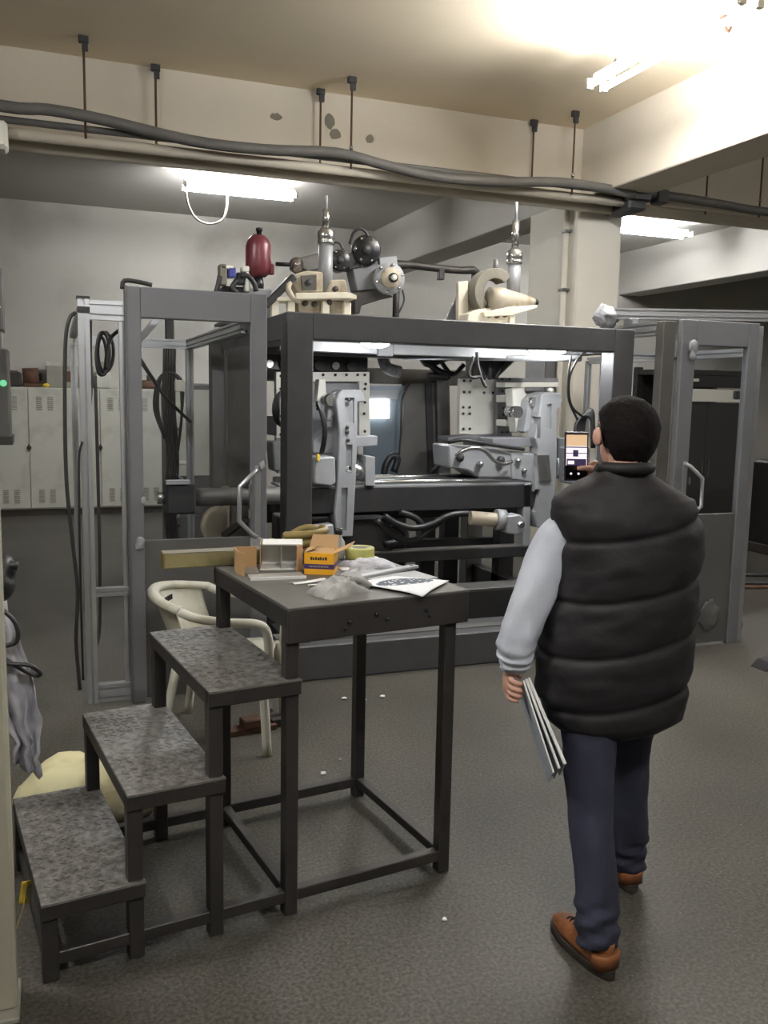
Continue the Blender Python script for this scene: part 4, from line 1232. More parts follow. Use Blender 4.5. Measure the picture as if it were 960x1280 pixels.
# ------------------------------------------------------------------ toggle clamps
def plate_bolts(parent, pts, Y, r=.011):
    b = MB()
    for (x, y) in pts:
        q = at(x, y, Y)
        b.lathe([(0, 0), (r, 0), (r, .006), (0, .006)], (q.x, Y, q.z), (0, -1, 0), 8)
    o = b.build('bolt_holes', 'groove', parent)
    return stuff(o)

def pprism(poly, Y, d, bev=.003):
    return MB().prism([at(x, y, Y) for x, y in poly], (0, 0, 0), (0, d, 0), bev)

def recess(arm, poly, Y, deep):
    """cut a real slot into the arm and give it a floor of the same paint"""
    cut = MB().prism([at(x, y, Y - .02) for x, y in poly], (0, 0, 0), (0, .02 + deep, 0)).build('slot_cutter', 'clamp_paint')
    bpy.context.view_layer.update()
    m = arm.modifiers.new('slot', 'BOOLEAN'); m.operation = 'DIFFERENCE'; m.solver = 'EXACT'; m.object = cut
    me = bpy.data.meshes.new_from_object(arm.evaluated_get(bpy.context.evaluated_depsgraph_get()))
    arm.modifiers.clear()
    old = arm.data; arm.data = me; bpy.data.meshes.remove(old)
    cm = cut.data; WM.pop(cut); bpy.data.objects.remove(cut); bpy.data.meshes.remove(cm)
    MB().prism([at(x, y, Y) + Vector((0, deep - .001, 0)) for x, y in poly], (0, 0, 0), (0, .004, 0)).build('arm_slot', 'clamp_paint', arm)

# left
pl = part(pprism([(347, 465), (462, 465), (462, 477), (347, 477)], 6.5, .05), 'platen', 'platen')
pprism([(449, 477), (462, 477), (463, 548), (449, 548)], 6.5, .05).build('platen_side', 'platen', pl)
pprism([(345, 465), (359, 465), (359, 548), (345, 548)], 6.49, .06).build('platen_side', 'platen', pl)
pprism([(359, 477), (449, 477), (449, 590), (359, 590)], 6.56, .04).build('platen_back', 'clamp_paint', pl)
pprism([(345, 548), (359, 548), (359, 590), (347, 592)], 6.5, .06).build('platen_foot', 'clamp_paint', pl)
plate_bolts(pl, [(x, 468.5) for x in (404, 419, 433, 447, 456)] + [(351, 470), (351, 486), (351, 520), (351, 543), (457, 480), (456, 486), (456, 503), (455, 517), (456, 539)], 6.487)
arm = part(pprism([(423, 492), (428, 487), (452, 487), (456, 493), (456, 502), (447, 503), (447, 540), (445, 600), (441, 671), (421, 671), (418, 640), (422, 600), (424, 540), (420, 500)], 5.92, .14, .008), 'toggle_arm', 'clamp_paint')
recess(arm, [(432, 497), (444, 497), (444, 529), (432, 529)], 5.92, .03)
recess(arm, [(434, 556), (442, 556), (441, 590), (434, 590)], 5.92, .03)
recess(arm, [(428, 610), (436, 610), (434, 664), (426, 664)], 5.92, .03)
sv = MB()
for (x, y) in [(434, 534), (434, 540), (435, 550), (436, 500), (438, 584)]:
    q = at(x, y, 5.91); sv.lathe([(0, 0), (.013, 0), (.013, .012), (0, .012)], (q.x, 5.914, q.z), (0, -1, 0), 8)
stuff(sv.build('arm_bolts', 'groove', arm))
part(pprism([(399, 474), (407, 474), (408, 500), (396, 503)], 6.2, .1), 'platen_rib', 'platen')
lk = part(pprism([(411, 505), (416, 491), (426, 487), (430, 491), (429, 512), (421, 515), (414, 522), (409, 526)], 6.0, .1, .006), 'toggle_link', 'clamp_paint')
q = at(414, 500, 6.0); MB().cyl((q.x, 5.97, q.z), (q.x, 6.12, q.z), .045, 14).build('pivot_pin', 'steel_bright', lk)
part(pprism([(408, 526), (422, 526), (423, 534), (408, 534)], 6.02, .12), 'link_block', 'gate_paint')
part(pprism([(408, 534), (422, 536), (422, 566), (392, 566), (392, 552)], 6.15, .15), 'bearing_block', 'clamp_paint')
part(pprism([(446, 546), (472, 545), (472, 557), (446, 559)], 5.95, .2, .004), 'clamp_bracket', 'clamp_paint')
svb = part(pprism([(393, 572), (419, 571), (420, 604), (414, 608), (393, 605)], 5.88, .22, .01), 'servo_motor', 'clamp_paint')
q = at(398, 570, 5.86)
MB().box(q.x - .01, q.x + .012, 5.86, 5.885, q.z - .035, q.z + .012, .003).build('yellow_tag', 'yellow_tag', svb)
a, b = at(419, 590, 6.02), at(458, 589, 6.02)
rl = part(MB().cyl((a.x, 6.02, a.z), (b.x, 6.02, a.z), .085, 24), 'clamp_roller', 'steel_bright')
part(pprism([(457, 570), (469, 571), (469, 608), (457, 607)], 5.93, .2, .004), 'end_plate', 'clamp_paint')
part(pprism([(395, 658), (417, 655), (418, 672), (397, 673)], 5.9, .15, .01), 'pivot_foot', 'clamp_paint')
for k in range(3):
    part(MB().tube([at(396, 502 + 4 * k, 5.85), at(401 + k, 515, 5.83), at(405 + k, 535, 5.83), at(404 + k, 552, 5.85), at(401 + k, 566, 5.9)], .013, 6, 4), 'hose', 'rubber')
for k in range(4):
    part(MB().tube([at(354, 488 + k, 5.5), at(345 + k, 497, 5.48), at(342 + 2 * k, 512, 5.47), at(345 + k, 526, 5.48), at(354, 534 - k, 5.5)], .012, 6, 4), 'hose', 'rubber')
part(pprism([(333, 520), (346, 520), (346, 545), (333, 543)], 6.3, .1), 'platen_lug', 'machine_dark')
part(pprism([(340, 552), (353, 552), (353, 588), (343, 590)], 6.3, .2, .01), 'platen_bearing', 'clamp_paint')
# right
pr = part(pprism([(575, 473), (623, 473), (623, 546), (574, 542)], 6.62, .05), 'platen', 'platen')
plate_bolts(pr, [(580, 476), (588, 476), (580, 490), (587, 490), (605, 491), (616, 491), (579, 509), (587, 509), (579, 517), (587, 517), (579, 536), (587, 536)], 6.607)
pf = part(pprism([(622, 472), (698, 473), (698, 478), (640, 478), (640, 548), (622, 546)], 6.5, .06), 'platen_frame', 'gate_paint')
pprism([(640, 478), (698, 478), (698, 484), (640, 484)], 6.49, .06).build('frame_lip', 'platen', pf)
plate_bolts(pf, [(628, 474), (637, 474), (628, 489), (636, 489), (629, 510), (629, 518), (636, 518), (627, 540), (634, 540)], 6.487)
for (x0, y0, x1, y1) in [(631, 478, 651, 484), (631, 494, 652, 503), (631, 525, 648, 533)]:
    part(pprism([(x0, y0), (x1, y0), (x1, y1), (x0, y1)], 6.3, .15, .004), 'platen_lug', 'platen')
rib = part(pprism([(640, 486), (654, 485), (662, 500), (661, 518), (654, 540), (646, 541), (642, 515)], 6.15, .12, .006), 'curved_rib', 'platen')
pprism([(658, 498), (663, 502), (662, 520), (656, 541), (652, 541), (658, 520)], 6.13, .06, .003).build('rib_edge', 'gate_paint', rib)
lk = part(pprism([(661, 500), (668, 493), (680, 489), (684, 495), (682, 507), (672, 513), (665, 526), (660, 540), (655, 540)], 6.02, .12, .006), 'toggle_link', 'clamp_paint')
for (x, y, r) in [(668, 503, .04), (646, 515, .045)]:
    q = at(x, y, 6.0); MB().cyl((q.x, 5.98, q.z), (q.x, 6.12, q.z), r, 14).build('pivot_pin', 'steel_bright', lk)
arm = part(pprism([(677, 494), (684, 490), (700, 491), (704, 500), (700, 509), (697, 512), (696, 600), (690, 660), (672, 660), (667, 640), (673, 560), (669, 548), (676, 506)], 5.9, .14, .008), 'toggle_arm', 'clamp_paint')
recess(arm, [(674, 521), (678, 521), (677, 548), (673, 548)], 5.9, .10)
recess(arm, [(686, 505), (692, 505), (691, 536), (685, 536)], 5.9, .03)
recess(arm, [(671, 612), (677, 612), (672, 640), (667, 640)], 5.9, .10)
q = at(690, 491, 5.95); MB().ball((q.x, 5.97, q.z + .02), .03, .03, .02, 10).build('grease_cap', 'platen', arm)
part(pprism([(616, 548), (668, 547), (668, 558), (640, 559), (616, 556)], 5.98, .25, .004), 'clamp_bracket', 'gate_paint')
part(pprism([(560, 546), (622, 543), (622, 553), (560, 551)], 6.5, .2, .004), 'bracket_arm', 'gate_paint')
bd = part(pprism([(560, 556), (620, 560), (640, 566), (673, 567), (673, 603), (640, 598), (598, 597), (585, 588), (562, 585)], 5.98, .3, .012), 'clamp_body', 'clamp_paint')
pprism([(639, 567), (673, 568), (673, 603), (640, 599)], 5.965, .05, .006).build('body_cover', 'clamp_paint', bd)
for (x, y, r) in [(626, 575, .03), (647, 576, .025), (655, 588, .02), (575, 572, .03), (600, 580, .025)]:
    q = at(x, y, 5.96); MB().lathe([(0, 0), (r, 0), (r, .03), (r * .5, .045), (0, .045)], (q.x, 5.975, q.z), (0, -1, 0), 10).build('fitting', 'steel_bright' if r < .03 else 'groove', bd)
a = at(698, 586, 5.95)
part(MB().cyl((at(696, 586, 5.95).x, 6.0, a.z), (at(716, 586, 5.95).x, 6.0, a.z), .08, 20), 'clamp_roller', 'clamp_paint')
part(pprism([(671, 568), (687, 568), (690, 601), (675, 602)], 5.88, .05, .006), 'roller_cap', 'steel_bright')
part(pprism([(706, 548), (712, 548), (712, 600), (706, 600)], 5.95, .2, .003), 'end_plate', 'clamp_paint')
part(pprism([(654, 606), (664, 604), (662, 690), (654, 690)], 5.95, .1, .004), 'lower_strut', 'clamp_paint')
a, b = at(590, 648, 5.75), at(640, 651, 5.75)
cy = part(MB().cyl((a.x, 5.78, a.z), (b.x, 5.72, b.z), .052, 18), 'hydraulic_cylinder', 'beige_cast')
a2, b2 = at(622, 650, 5.72), at(634, 651, 5.7)
MB().cyl((a2.x, 5.75, a2.z), (b2.x, 5.74, b2.z), .078, 20).build('cylinder_gland', 'clamp_paint', cy)
pprism([(634, 645), (650, 643), (658, 650), (658, 664), (648, 669), (634, 667)], 5.66, .12, .01).build('rod_eye', 'clamp_paint', cy)
q = at(652, 656, 5.64); MB().cyl((q.x, 5.63, q.z), (q.x, 5.8, q.z), .022, 12).build('eye_pin', 'steel_bright', cy)
part(MB().tube([at(570, 570, 5.9), at(582, 562, 5.86), at(597, 560, 5.85), at(608, 565, 5.85), at(617, 575, 5.86), at(628, 580, 5.9), at(640, 577, 5.92)], .016, 8, 4), 'steel_hose', 'steel_bright')
part(MB().tube([at(560, 553, 6.0), at(580, 550, 5.95), at(610, 555, 5.95), at(655, 562, 5.95)], .014, 6, 4), 'hose', 'rubber')
for k in range(4):
    part(MB().tube([at(718 + 3 * k, 550, 5.7), at(721 + 3 * k, 530 - k, 5.7), at(729 + 2 * k, 520 - 2 * k, 5.68), at(737 + k, 521 - 2 * k, 5.66), at(741, 530, 5.65), at(741, 560, 5.65)], .018, 6, 4), 'hose', 'rubber')
part(pprism([(716, 560), (738, 560), (738, 604), (716, 606)], 5.72, .2, .01), 'valve_manifold', 'gate_paint')
# hoses under the middle beam
for k, pts in enumerate([[(480, 645), (497, 655), (518, 660), (540, 655), (560, 645), (585, 642), (600, 650), (615, 652)], [(470, 650), (490, 668), (508, 676), (525, 672), (540, 660), (553, 650)], [(500, 640), (520, 648), (530, 660)], [(490, 655), (505, 664), (505, 675), (480, 680)]]):
    part(MB().tube([at(x, y, 5.85 + .04 * k) for x, y in pts], .024, 8, 5), 'hose', 'rubber')
part(MB().box(1.6, 2.35, 6.0, 6.5, .35, .80, .02), 'pump_unit', 'rack_black')
part(MB().box(2.0, 2.5, 6.1, 6.4, .25, .62, .02), 'pump_unit', 'machine_dark')

# ------------------------------------------------------------------ extruder heads on top
def spindle(parent, px_, y0, y1, y2, y3, y4, Y, m='clamp_paint'):
    q = at(px_, y0, Y); z0 = q.z
    zz = [at(px_, y, Y).z for y in (y1, y2, y3, y4)]
    s = MB().lathe([(.0, 0), (.05, 0), (.05, zz[0] - z0), (0, zz[0] - z0)], (q.x, Y, z0), n=16).build('spindle', m, parent)
    MB().lathe([(.0, 0), (.06, 0), (.06, .02), (.055, .03), (.06, .04), (.06, zz[1] - zz[0] - .03), (.03, zz[1] - zz[0]), (0, zz[1] - zz[0])], (q.x, Y, zz[0]), n=12).build('spindle_nut', 'steel_bright', s)
    MB().lathe([(.0, 0), (.026, 0), (.026, zz[2] - zz[1]), (0, zz[2] - zz[1])], (q.x, Y, zz[1]), n=12).build('spindle_shaft', 'steel_bright', s)
    MB().lathe([(.0, 0), (.012, 0), (.012, zz[3] - zz[2]), (0, zz[3] - zz[2])], (q.x, Y, zz[2]), n=8).build('spindle_rod', 'clamp_paint', s)
    return s

Z0 = 2.11
hd = part(MB().box(at(338, 380, 6).x, at(440, 380, 6).x, 5.85, 6.25, Z0, 2.14, .004), 'extruder_head', 'beige_light')
for x in (342, 362, 405, 432):
    q = at(x, 380, 5.95); MB().box(q.x - .025, q.x + .025, 5.9, 5.95, 2.13, 2.33, .004).build('head_pillar', 'beige_light', hd)
pprism([(346, 371), (366, 371), (366, 376), (346, 376)], 5.88, .2, .002).build('head_plate', 'beige_light', hd)
pprism([(370, 366), (434, 365), (446, 369), (446, 374), (434, 373), (370, 374)], 5.86, .35, .004).build('head_plate', 'beige_light', hd)
pprism([(366, 343), (384, 338), (404, 340), (404, 366), (372, 367), (364, 355)], 5.95, .25, .01).build('head_casting', 'beige_cast', hd)
pprism([(376, 344), (396, 343), (396, 364), (378, 364)], 5.93, .03, .004).build('casting_window', 'steel_bright', hd)
pprism([(414, 350), (432, 349), (435, 366), (408, 368)], 5.95, .2, .01).build('head_casting', 'beige_cast', hd)
pprism([(372, 376), (430, 376), (432, 390), (374, 391)], 6.0, .15, .004).build('head_base', 'beige_cast', hd)
MB().tube([at(364, 350, 5.9), at(360, 360, 5.88), at(366, 372, 5.88), at(374, 376, 5.9)], .02, 8, 4).build('curved_guard', 'beige_cast', hd)
for (x, y) in [(382, 379), (394, 380), (412, 378), (420, 361), (386, 353)]:
    q = at(x, y, 5.9); MB().lathe([(0, 0), (.02, 0), (.02, .03), (0, .03)], (q.x, 5.93, q.z), (0, -1, 0), 8).build('screw', 'groove', hd)
spindle(hd, 406.5, 366, 306, 284, 262, 244, 6.02)
# spring hose / belt guard slanting up to the casting
part(MB().bar(at(331, 383, 5.9), at(368, 345, 5.9), .05, .05, .01), 'slanted_guard', 'machine_dark')
part(pprism([(374, 322), (398, 316), (404, 320), (404, 336), (384, 340), (372, 332)], 6.2, .25, .01), 'belt_cover', 'mid_steel')
q = at(371, 331, 6.15); part(MB().lathe([(0, 0), (.05, 0), (.05, .02), (0, .03)], (q.x, 6.15, q.z), (-.6, -1, 0), 14), 'pulley', 'steel_bright')
part(MB().tube([at(345, 330, 6.3), at(370, 331, 6.3)], .015, 8), 'cross_pipe', 'machine_dark')
# black geared motors
def gear_motor(cx, cy, rp, Y, n):
    q = at(cx, cy, Y); r = rp / FPX * (Y * 1.06)
    o = part(MB().lathe([(0, 0), (r * .9, 0), (r, .015), (r, .10), (r * .8, .11), (r * .8, .25), (0, .25)], (q.x, Y, q.z), (.25, 1, 0), 20), 'drive_motor', 'black_plastic')
    for k in range(n):
        a_ = 2 * math.pi * k / n
        MB().lathe([(0, 0), (r * .1, 0), (r * .1, .015), (0, .02)], (q.x + math.cos(a_) * r * .78, Y + .005, q.z + math.sin(a_) * r * .78), (0, -1, 0), 8).build('motor_bolt', 'steel_bright', o)
    MB().lathe([(0, 0), (r * .35, 0), (r * .3, .02), (0, .02)], (q.x, Y, q.z), (0, -1, 0), 12).build('motor_hub', 'groove', o)
    return o
gear_motor(425, 325, 13, 6.25, 6)
gear_motor(458, 312, 18, 6.25, 6)
part(pprism([(432, 318), (450, 312), (452, 335), (436, 338)], 6.28, .15, .01), 'motor_bridge', 'machine_dark')
part(pprism([(440, 336), (475, 330), (478, 362), (446, 364)], 6.28, .15, .01), 'motor_bracket', 'gate_paint')
part(pprism([(448, 366), (475, 360), (492, 371), (478, 374), (452, 382), (450, 392), (443, 392), (443, 366)], 6.25, .12, .006), 'motor_support', 'black_steel')
q = at(487, 348, 6.2)
gm = part(pprism([(474, 322), (496, 320), (498, 340), (476, 342)], 6.3, .05, .004), 'gearbox', 'clamp_paint')
MB().lathe([(0, 0), (.115, 0), (.115, .05), (.09, .07), (.09, .2), (0, .2)], (q.x, 6.2, q.z), (.1, 1, 0), 24).build('gearbox_flange', 'clamp_paint', gm)
MB().lathe([(0, 0), (.075, 0), (.075, .03), (0, .03)], (q.x, 6.19, q.z), (0, -1, 0), 20).build('gearbox_ring', 'beige_cast', gm)
MB().lathe([(0, 0), (.035, 0), (.035, .02), (0, .02)], (q.x + .01, 6.16, q.z), (0, -1, 0), 16).build('bore_rim', 'black_plastic', gm)
MB().lathe([(0, 0), (.022, 0), (.02, .015), (0, .015)], (q.x + .01, 6.14, q.z), (0, -1, 0), 14).build('bore', 'platen', gm)
for k in range(6):
    a_ = 2 * math.pi * k / 6 + .3
    MB().lathe([(0, 0), (.012, 0), (.012, .012), (0, .014)], (q.x + math.cos(a_) * .1, 6.2, q.z + math.sin(a_) * .1), (0, -1, 0), 8).build('flange_bolt', 'steel_bright', gm)
part(MB().tube([at(437, 305, 6.2), at(442, 291, 6.2), at(450, 286, 6.2), at(457, 290, 6.2), at(460, 296, 6.2)], .01, 6, 5), 'hose', 'rubber')
part(MB().tube([at(417, 303, 6.2), at(424, 304, 6.2), at(429, 312, 6.2)], .008, 6, 4), 'hose', 'rubber')
part(MB().tube([at(503, 362, 6.3), at(505, 375, 6.3), at(500, 388, 6.3), at(494, 396, 6.3)], .008, 6, 4), 'hose', 'rubber')
# accumulator and valves
q = at(323, 347, 6.15); zt = at(323, 293, 6.15).z
hz = zt - q.z
ac = part(MB().lathe([(0, 0), (.05, .005), (.078, .03), (.088, .07), (.088, hz - .08), (.075, hz - .04), (.045, hz - .008), (0, hz)], (q.x, 6.15, q.z), n=24), 'accumulator', 'red_tank', label='dark red pressure accumulator')
MB().lathe([(0, 0), (.018, 0), (.018, .03), (.024, .03), (.024, .05), (0, .055)], (q.x + .005, 6.15, zt - .008), n=10).build('charge_valve', 'black_plastic', ac)
MB().lathe([(0, 0), (.035, 0), (.04, .05), (.03, .1), (0, .1)], (q.x, 6.15, q.z - .095), n=12).build('neck', 'black_plastic', ac)
MB().box(q.x - .08, q.x + .08, 6.08, 6.22, 2.11, q.z - .08, .008).build('accumulator_block', 'clamp_paint', ac)
MB().box(q.x + .07, q.x + .1, 6.1, 6.14, q.z + .02, q.z + .09, .005).build('clamp_lug', 'red_tank', ac)
vb = part(MB().box(at(277, 350, 6.2).x, at(313, 350, 6.2).x, 6.15, 6.3, 2.165, 2.42, .01), 'valve_station', 'machine_dark')
for (x, y, w_, h2, m_) in [(278, 344, .05, .14, 'wood_grey'), (289, 341, .05, .07, 'blue_knob'), (306, 337, .05, .04, 'platen'), (300, 349, .06, .08, 'black_plastic'), (308, 353, .03, .13, 'platen'), (283, 335, .09, .025, 'platen')]:
    q = at(x, y, 6.12); MB().box(q.x - w_ / 2, q.x + w_ / 2, 6.08, 6.17, q.z - h2 / 2, q.z + h2 / 2, .008).build('valve', m_, vb)
for pts in [[(275, 345), (273, 355), (270, 366)], [(300, 345), (310, 345), (318, 355), (320, 364)], [(296, 350), (290, 360), (296, 366)]]:
    part(MB().tube([at(x, y, 6.08) for x, y in pts], .018, 8, 4), 'hose', 'rubber')
part(MB().box(1.1, 1.5, 6.05, 6.35, 2.155, 2.175, .003), 'valve_shelf', 'mid_steel')
# rear pipe
part(MB().tube([at(490, 332, 6.9), at(510, 331, 6.9), at(535, 334, 6.9), at(575, 338, 6.9), at(592, 338, 6.9), at(599, 346, 6.9)], .035, 8, 3, True, [.05, .03, .032, .03, .035, .03]), 'rear_pipe', 'black_steel')
part(MB().box(at(550, 345, 6.9).x - .02, at(550, 345, 6.9).x + .03, 6.87, 6.93, at(550, 350, 6.9).z, at(550, 336, 6.9).z, .006), 'pipe_valve', 'black_steel')
part(MB().cyl(at(593, 343, 6.95), (at(593, 343, 6.95).x, 6.95, 2.1), .03, 8), 'pipe_riser', 'mid_steel')
part(MB().cyl(at(496, 332, 6.95), (at(496, 332, 6.95).x, 6.95, 2.1), .03, 8), 'pipe_riser', 'black_steel')
# right head
hd = part(MB().box(at(580, 395, 6).x, at(650, 395, 6).x, 5.85, 6.25, Z0, 2.16, .004), 'extruder_head', 'beige_light')
pprism([(573, 352), (585, 351), (586, 402), (573, 402)], 6.1, .05, .004).build('head_frame', 'beige_light', hd)
pprism([(585, 353), (598, 352), (598, 400), (586, 400)], 6.13, .05, .004).build('head_frame', 'beige_cast', hd)
pprism([(556, 402), (573, 366), (573, 402)], 6.2, .02, .002).build('gusset', 'gate_paint', hd)
pprism([(586, 392), (600, 386), (634, 384), (638, 402), (584, 404)], 5.95, .2, .006).build('head_base', 'beige_light', hd)
q = at(616, 366, 6.05)
dg = MB()
R0, R1 = .175, .10
poly = [(q.x + math.cos(a_) * R0, 6.0, q.z + math.sin(a_) * R0) for a_ in [math.pi * (.25 + 1.05 * k / 16) for k in range(17)]] + [(q.x + math.cos(a_) * R1, 6.0, q.z + math.sin(a_) * R1) for a_ in [math.pi * (1.30 - 1.05 * k / 16) for k in range(17)]]
dg.prism(poly, (0, 0, 0), (0, .14, 0), .004)
dg.build('disc_guard', 'wood_grey', hd)
q2 = at(612, 374, 5.98); q3 = at(668, 378, 5.98)
MB().lathe([(0, 0), (.09, 0), (.09, .1), (.085, .12), (.045, (q3 - q2).length - .05), (.03, (q3 - q2).length), (0, (q3 - q2).length)], q2, q3 - q2, 20).build('nozzle_cone', 'beige_cast', hd)
MB().ball(q3, .035, .035, .03, 10).build('nozzle_tip', 'black_plastic', hd)
pprism([(604, 390), (634, 384), (672, 381), (672, 385), (640, 394), (606, 396)], 5.9, .2, .004).build('head_plate', 'beige_light', hd)
q = at(620, 330, 6.05); MB().cyl((q.x, 6.05, q.z - .08), (q.x, 6.05, q.z + .03), .022, 10).build('lifting_eye', 'mid_steel', hd)
for (x, y) in [(612, 393), (622, 394), (632, 393)]:
    q = at(x, y, 5.93); MB().lathe([(0, 0), (.022, 0), (.022, .02), (0, .02)], (q.x, 5.95, q.z), (0, -1, 0), 8).build('screw', 'rust', hd)
q = at(640, 395, 5.93); MB().box(q.x - .02, q.x + .02, 5.92, 5.96, Z0, q.z + .08).build('head_pillar', 'beige_light', hd)
spindle(hd, 641.5, 368, 330, 310, 275, 252, 6.02)
# cables inside the right of the frame
for pts in [[(756, 434), (756, 470), (754, 510), (752, 545)], [(758, 434), (752, 480), (750, 520), (753, 560)], [(747, 434), (728, 442), (714, 465), (711, 490), (716, 510), (730, 522)], [(714, 445), (710, 470), (711, 500), (722, 525)]]:
    part(MB().tube([at(x, y, 5.35) for x, y in pts], .009, 6, 5), 'cable', 'cable')
for pts in [[(596, 440), (598, 460), (604, 478), (608, 484)], [(592, 446), (586, 465), (590, 472), (602, 470)]]:
    part(MB().tube([at(x, y, 5.7) for x, y in pts], .013, 6, 4), 'cable', 'cable')
# wall box and panel behind the machine on the right
t = thing('wall_box', 'grey electrical box fixed to the column behind the machine', 'electrical box', (4.6, 8.3, 1.6))
pq = at(664, 466, 8.0)
MB().box(CX - .12, CX + .01, 7.75, 8.15, 1.75, 2.1, .01).build('box', 'gate_paint', t)
MB().box(CX - .135, CX - .115, 7.77, 8.13, 1.77, 2.08, .006).build('door', 'clamp_paint', t)
MB().tube([(CX - .03, 7.95, 1.76), (CX - .03, 7.95, 1.5), (CX - .03, 7.95, 1.2)], .02, 8).build('conduit', 'clamp_paint', t)
# ================================================================== the man with the phone
def remesh(ob, voxel, smooth_it=4, fac=.5, disp=None):
    r = ob.modifiers.new('r', 'REMESH'); r.mode = 'VOXEL'; r.voxel_size = voxel; r.use_smooth_shade = True
    s = ob.modifiers.new('s', 'SMOOTH'); s.iterations = smooth_it; s.factor = fac
    dg = bpy.context.evaluated_depsgraph_get()
    me = bpy.data.meshes.new_from_object(ob.evaluated_get(dg))
    ob.modifiers.clear()
    old = ob.data
    mats = [m for m in old.materials]
    ob.data = me
    me.name = old.name
    if not me.materials:
        for m in mats:
            me.materials.append(m)
    bpy.data.meshes.remove(old)
    if disp:
        for v in me.vertices:
            v.co += disp(v.co, v.normal)
    for p in me.polygons:
        p.use_smooth = True
    return ob

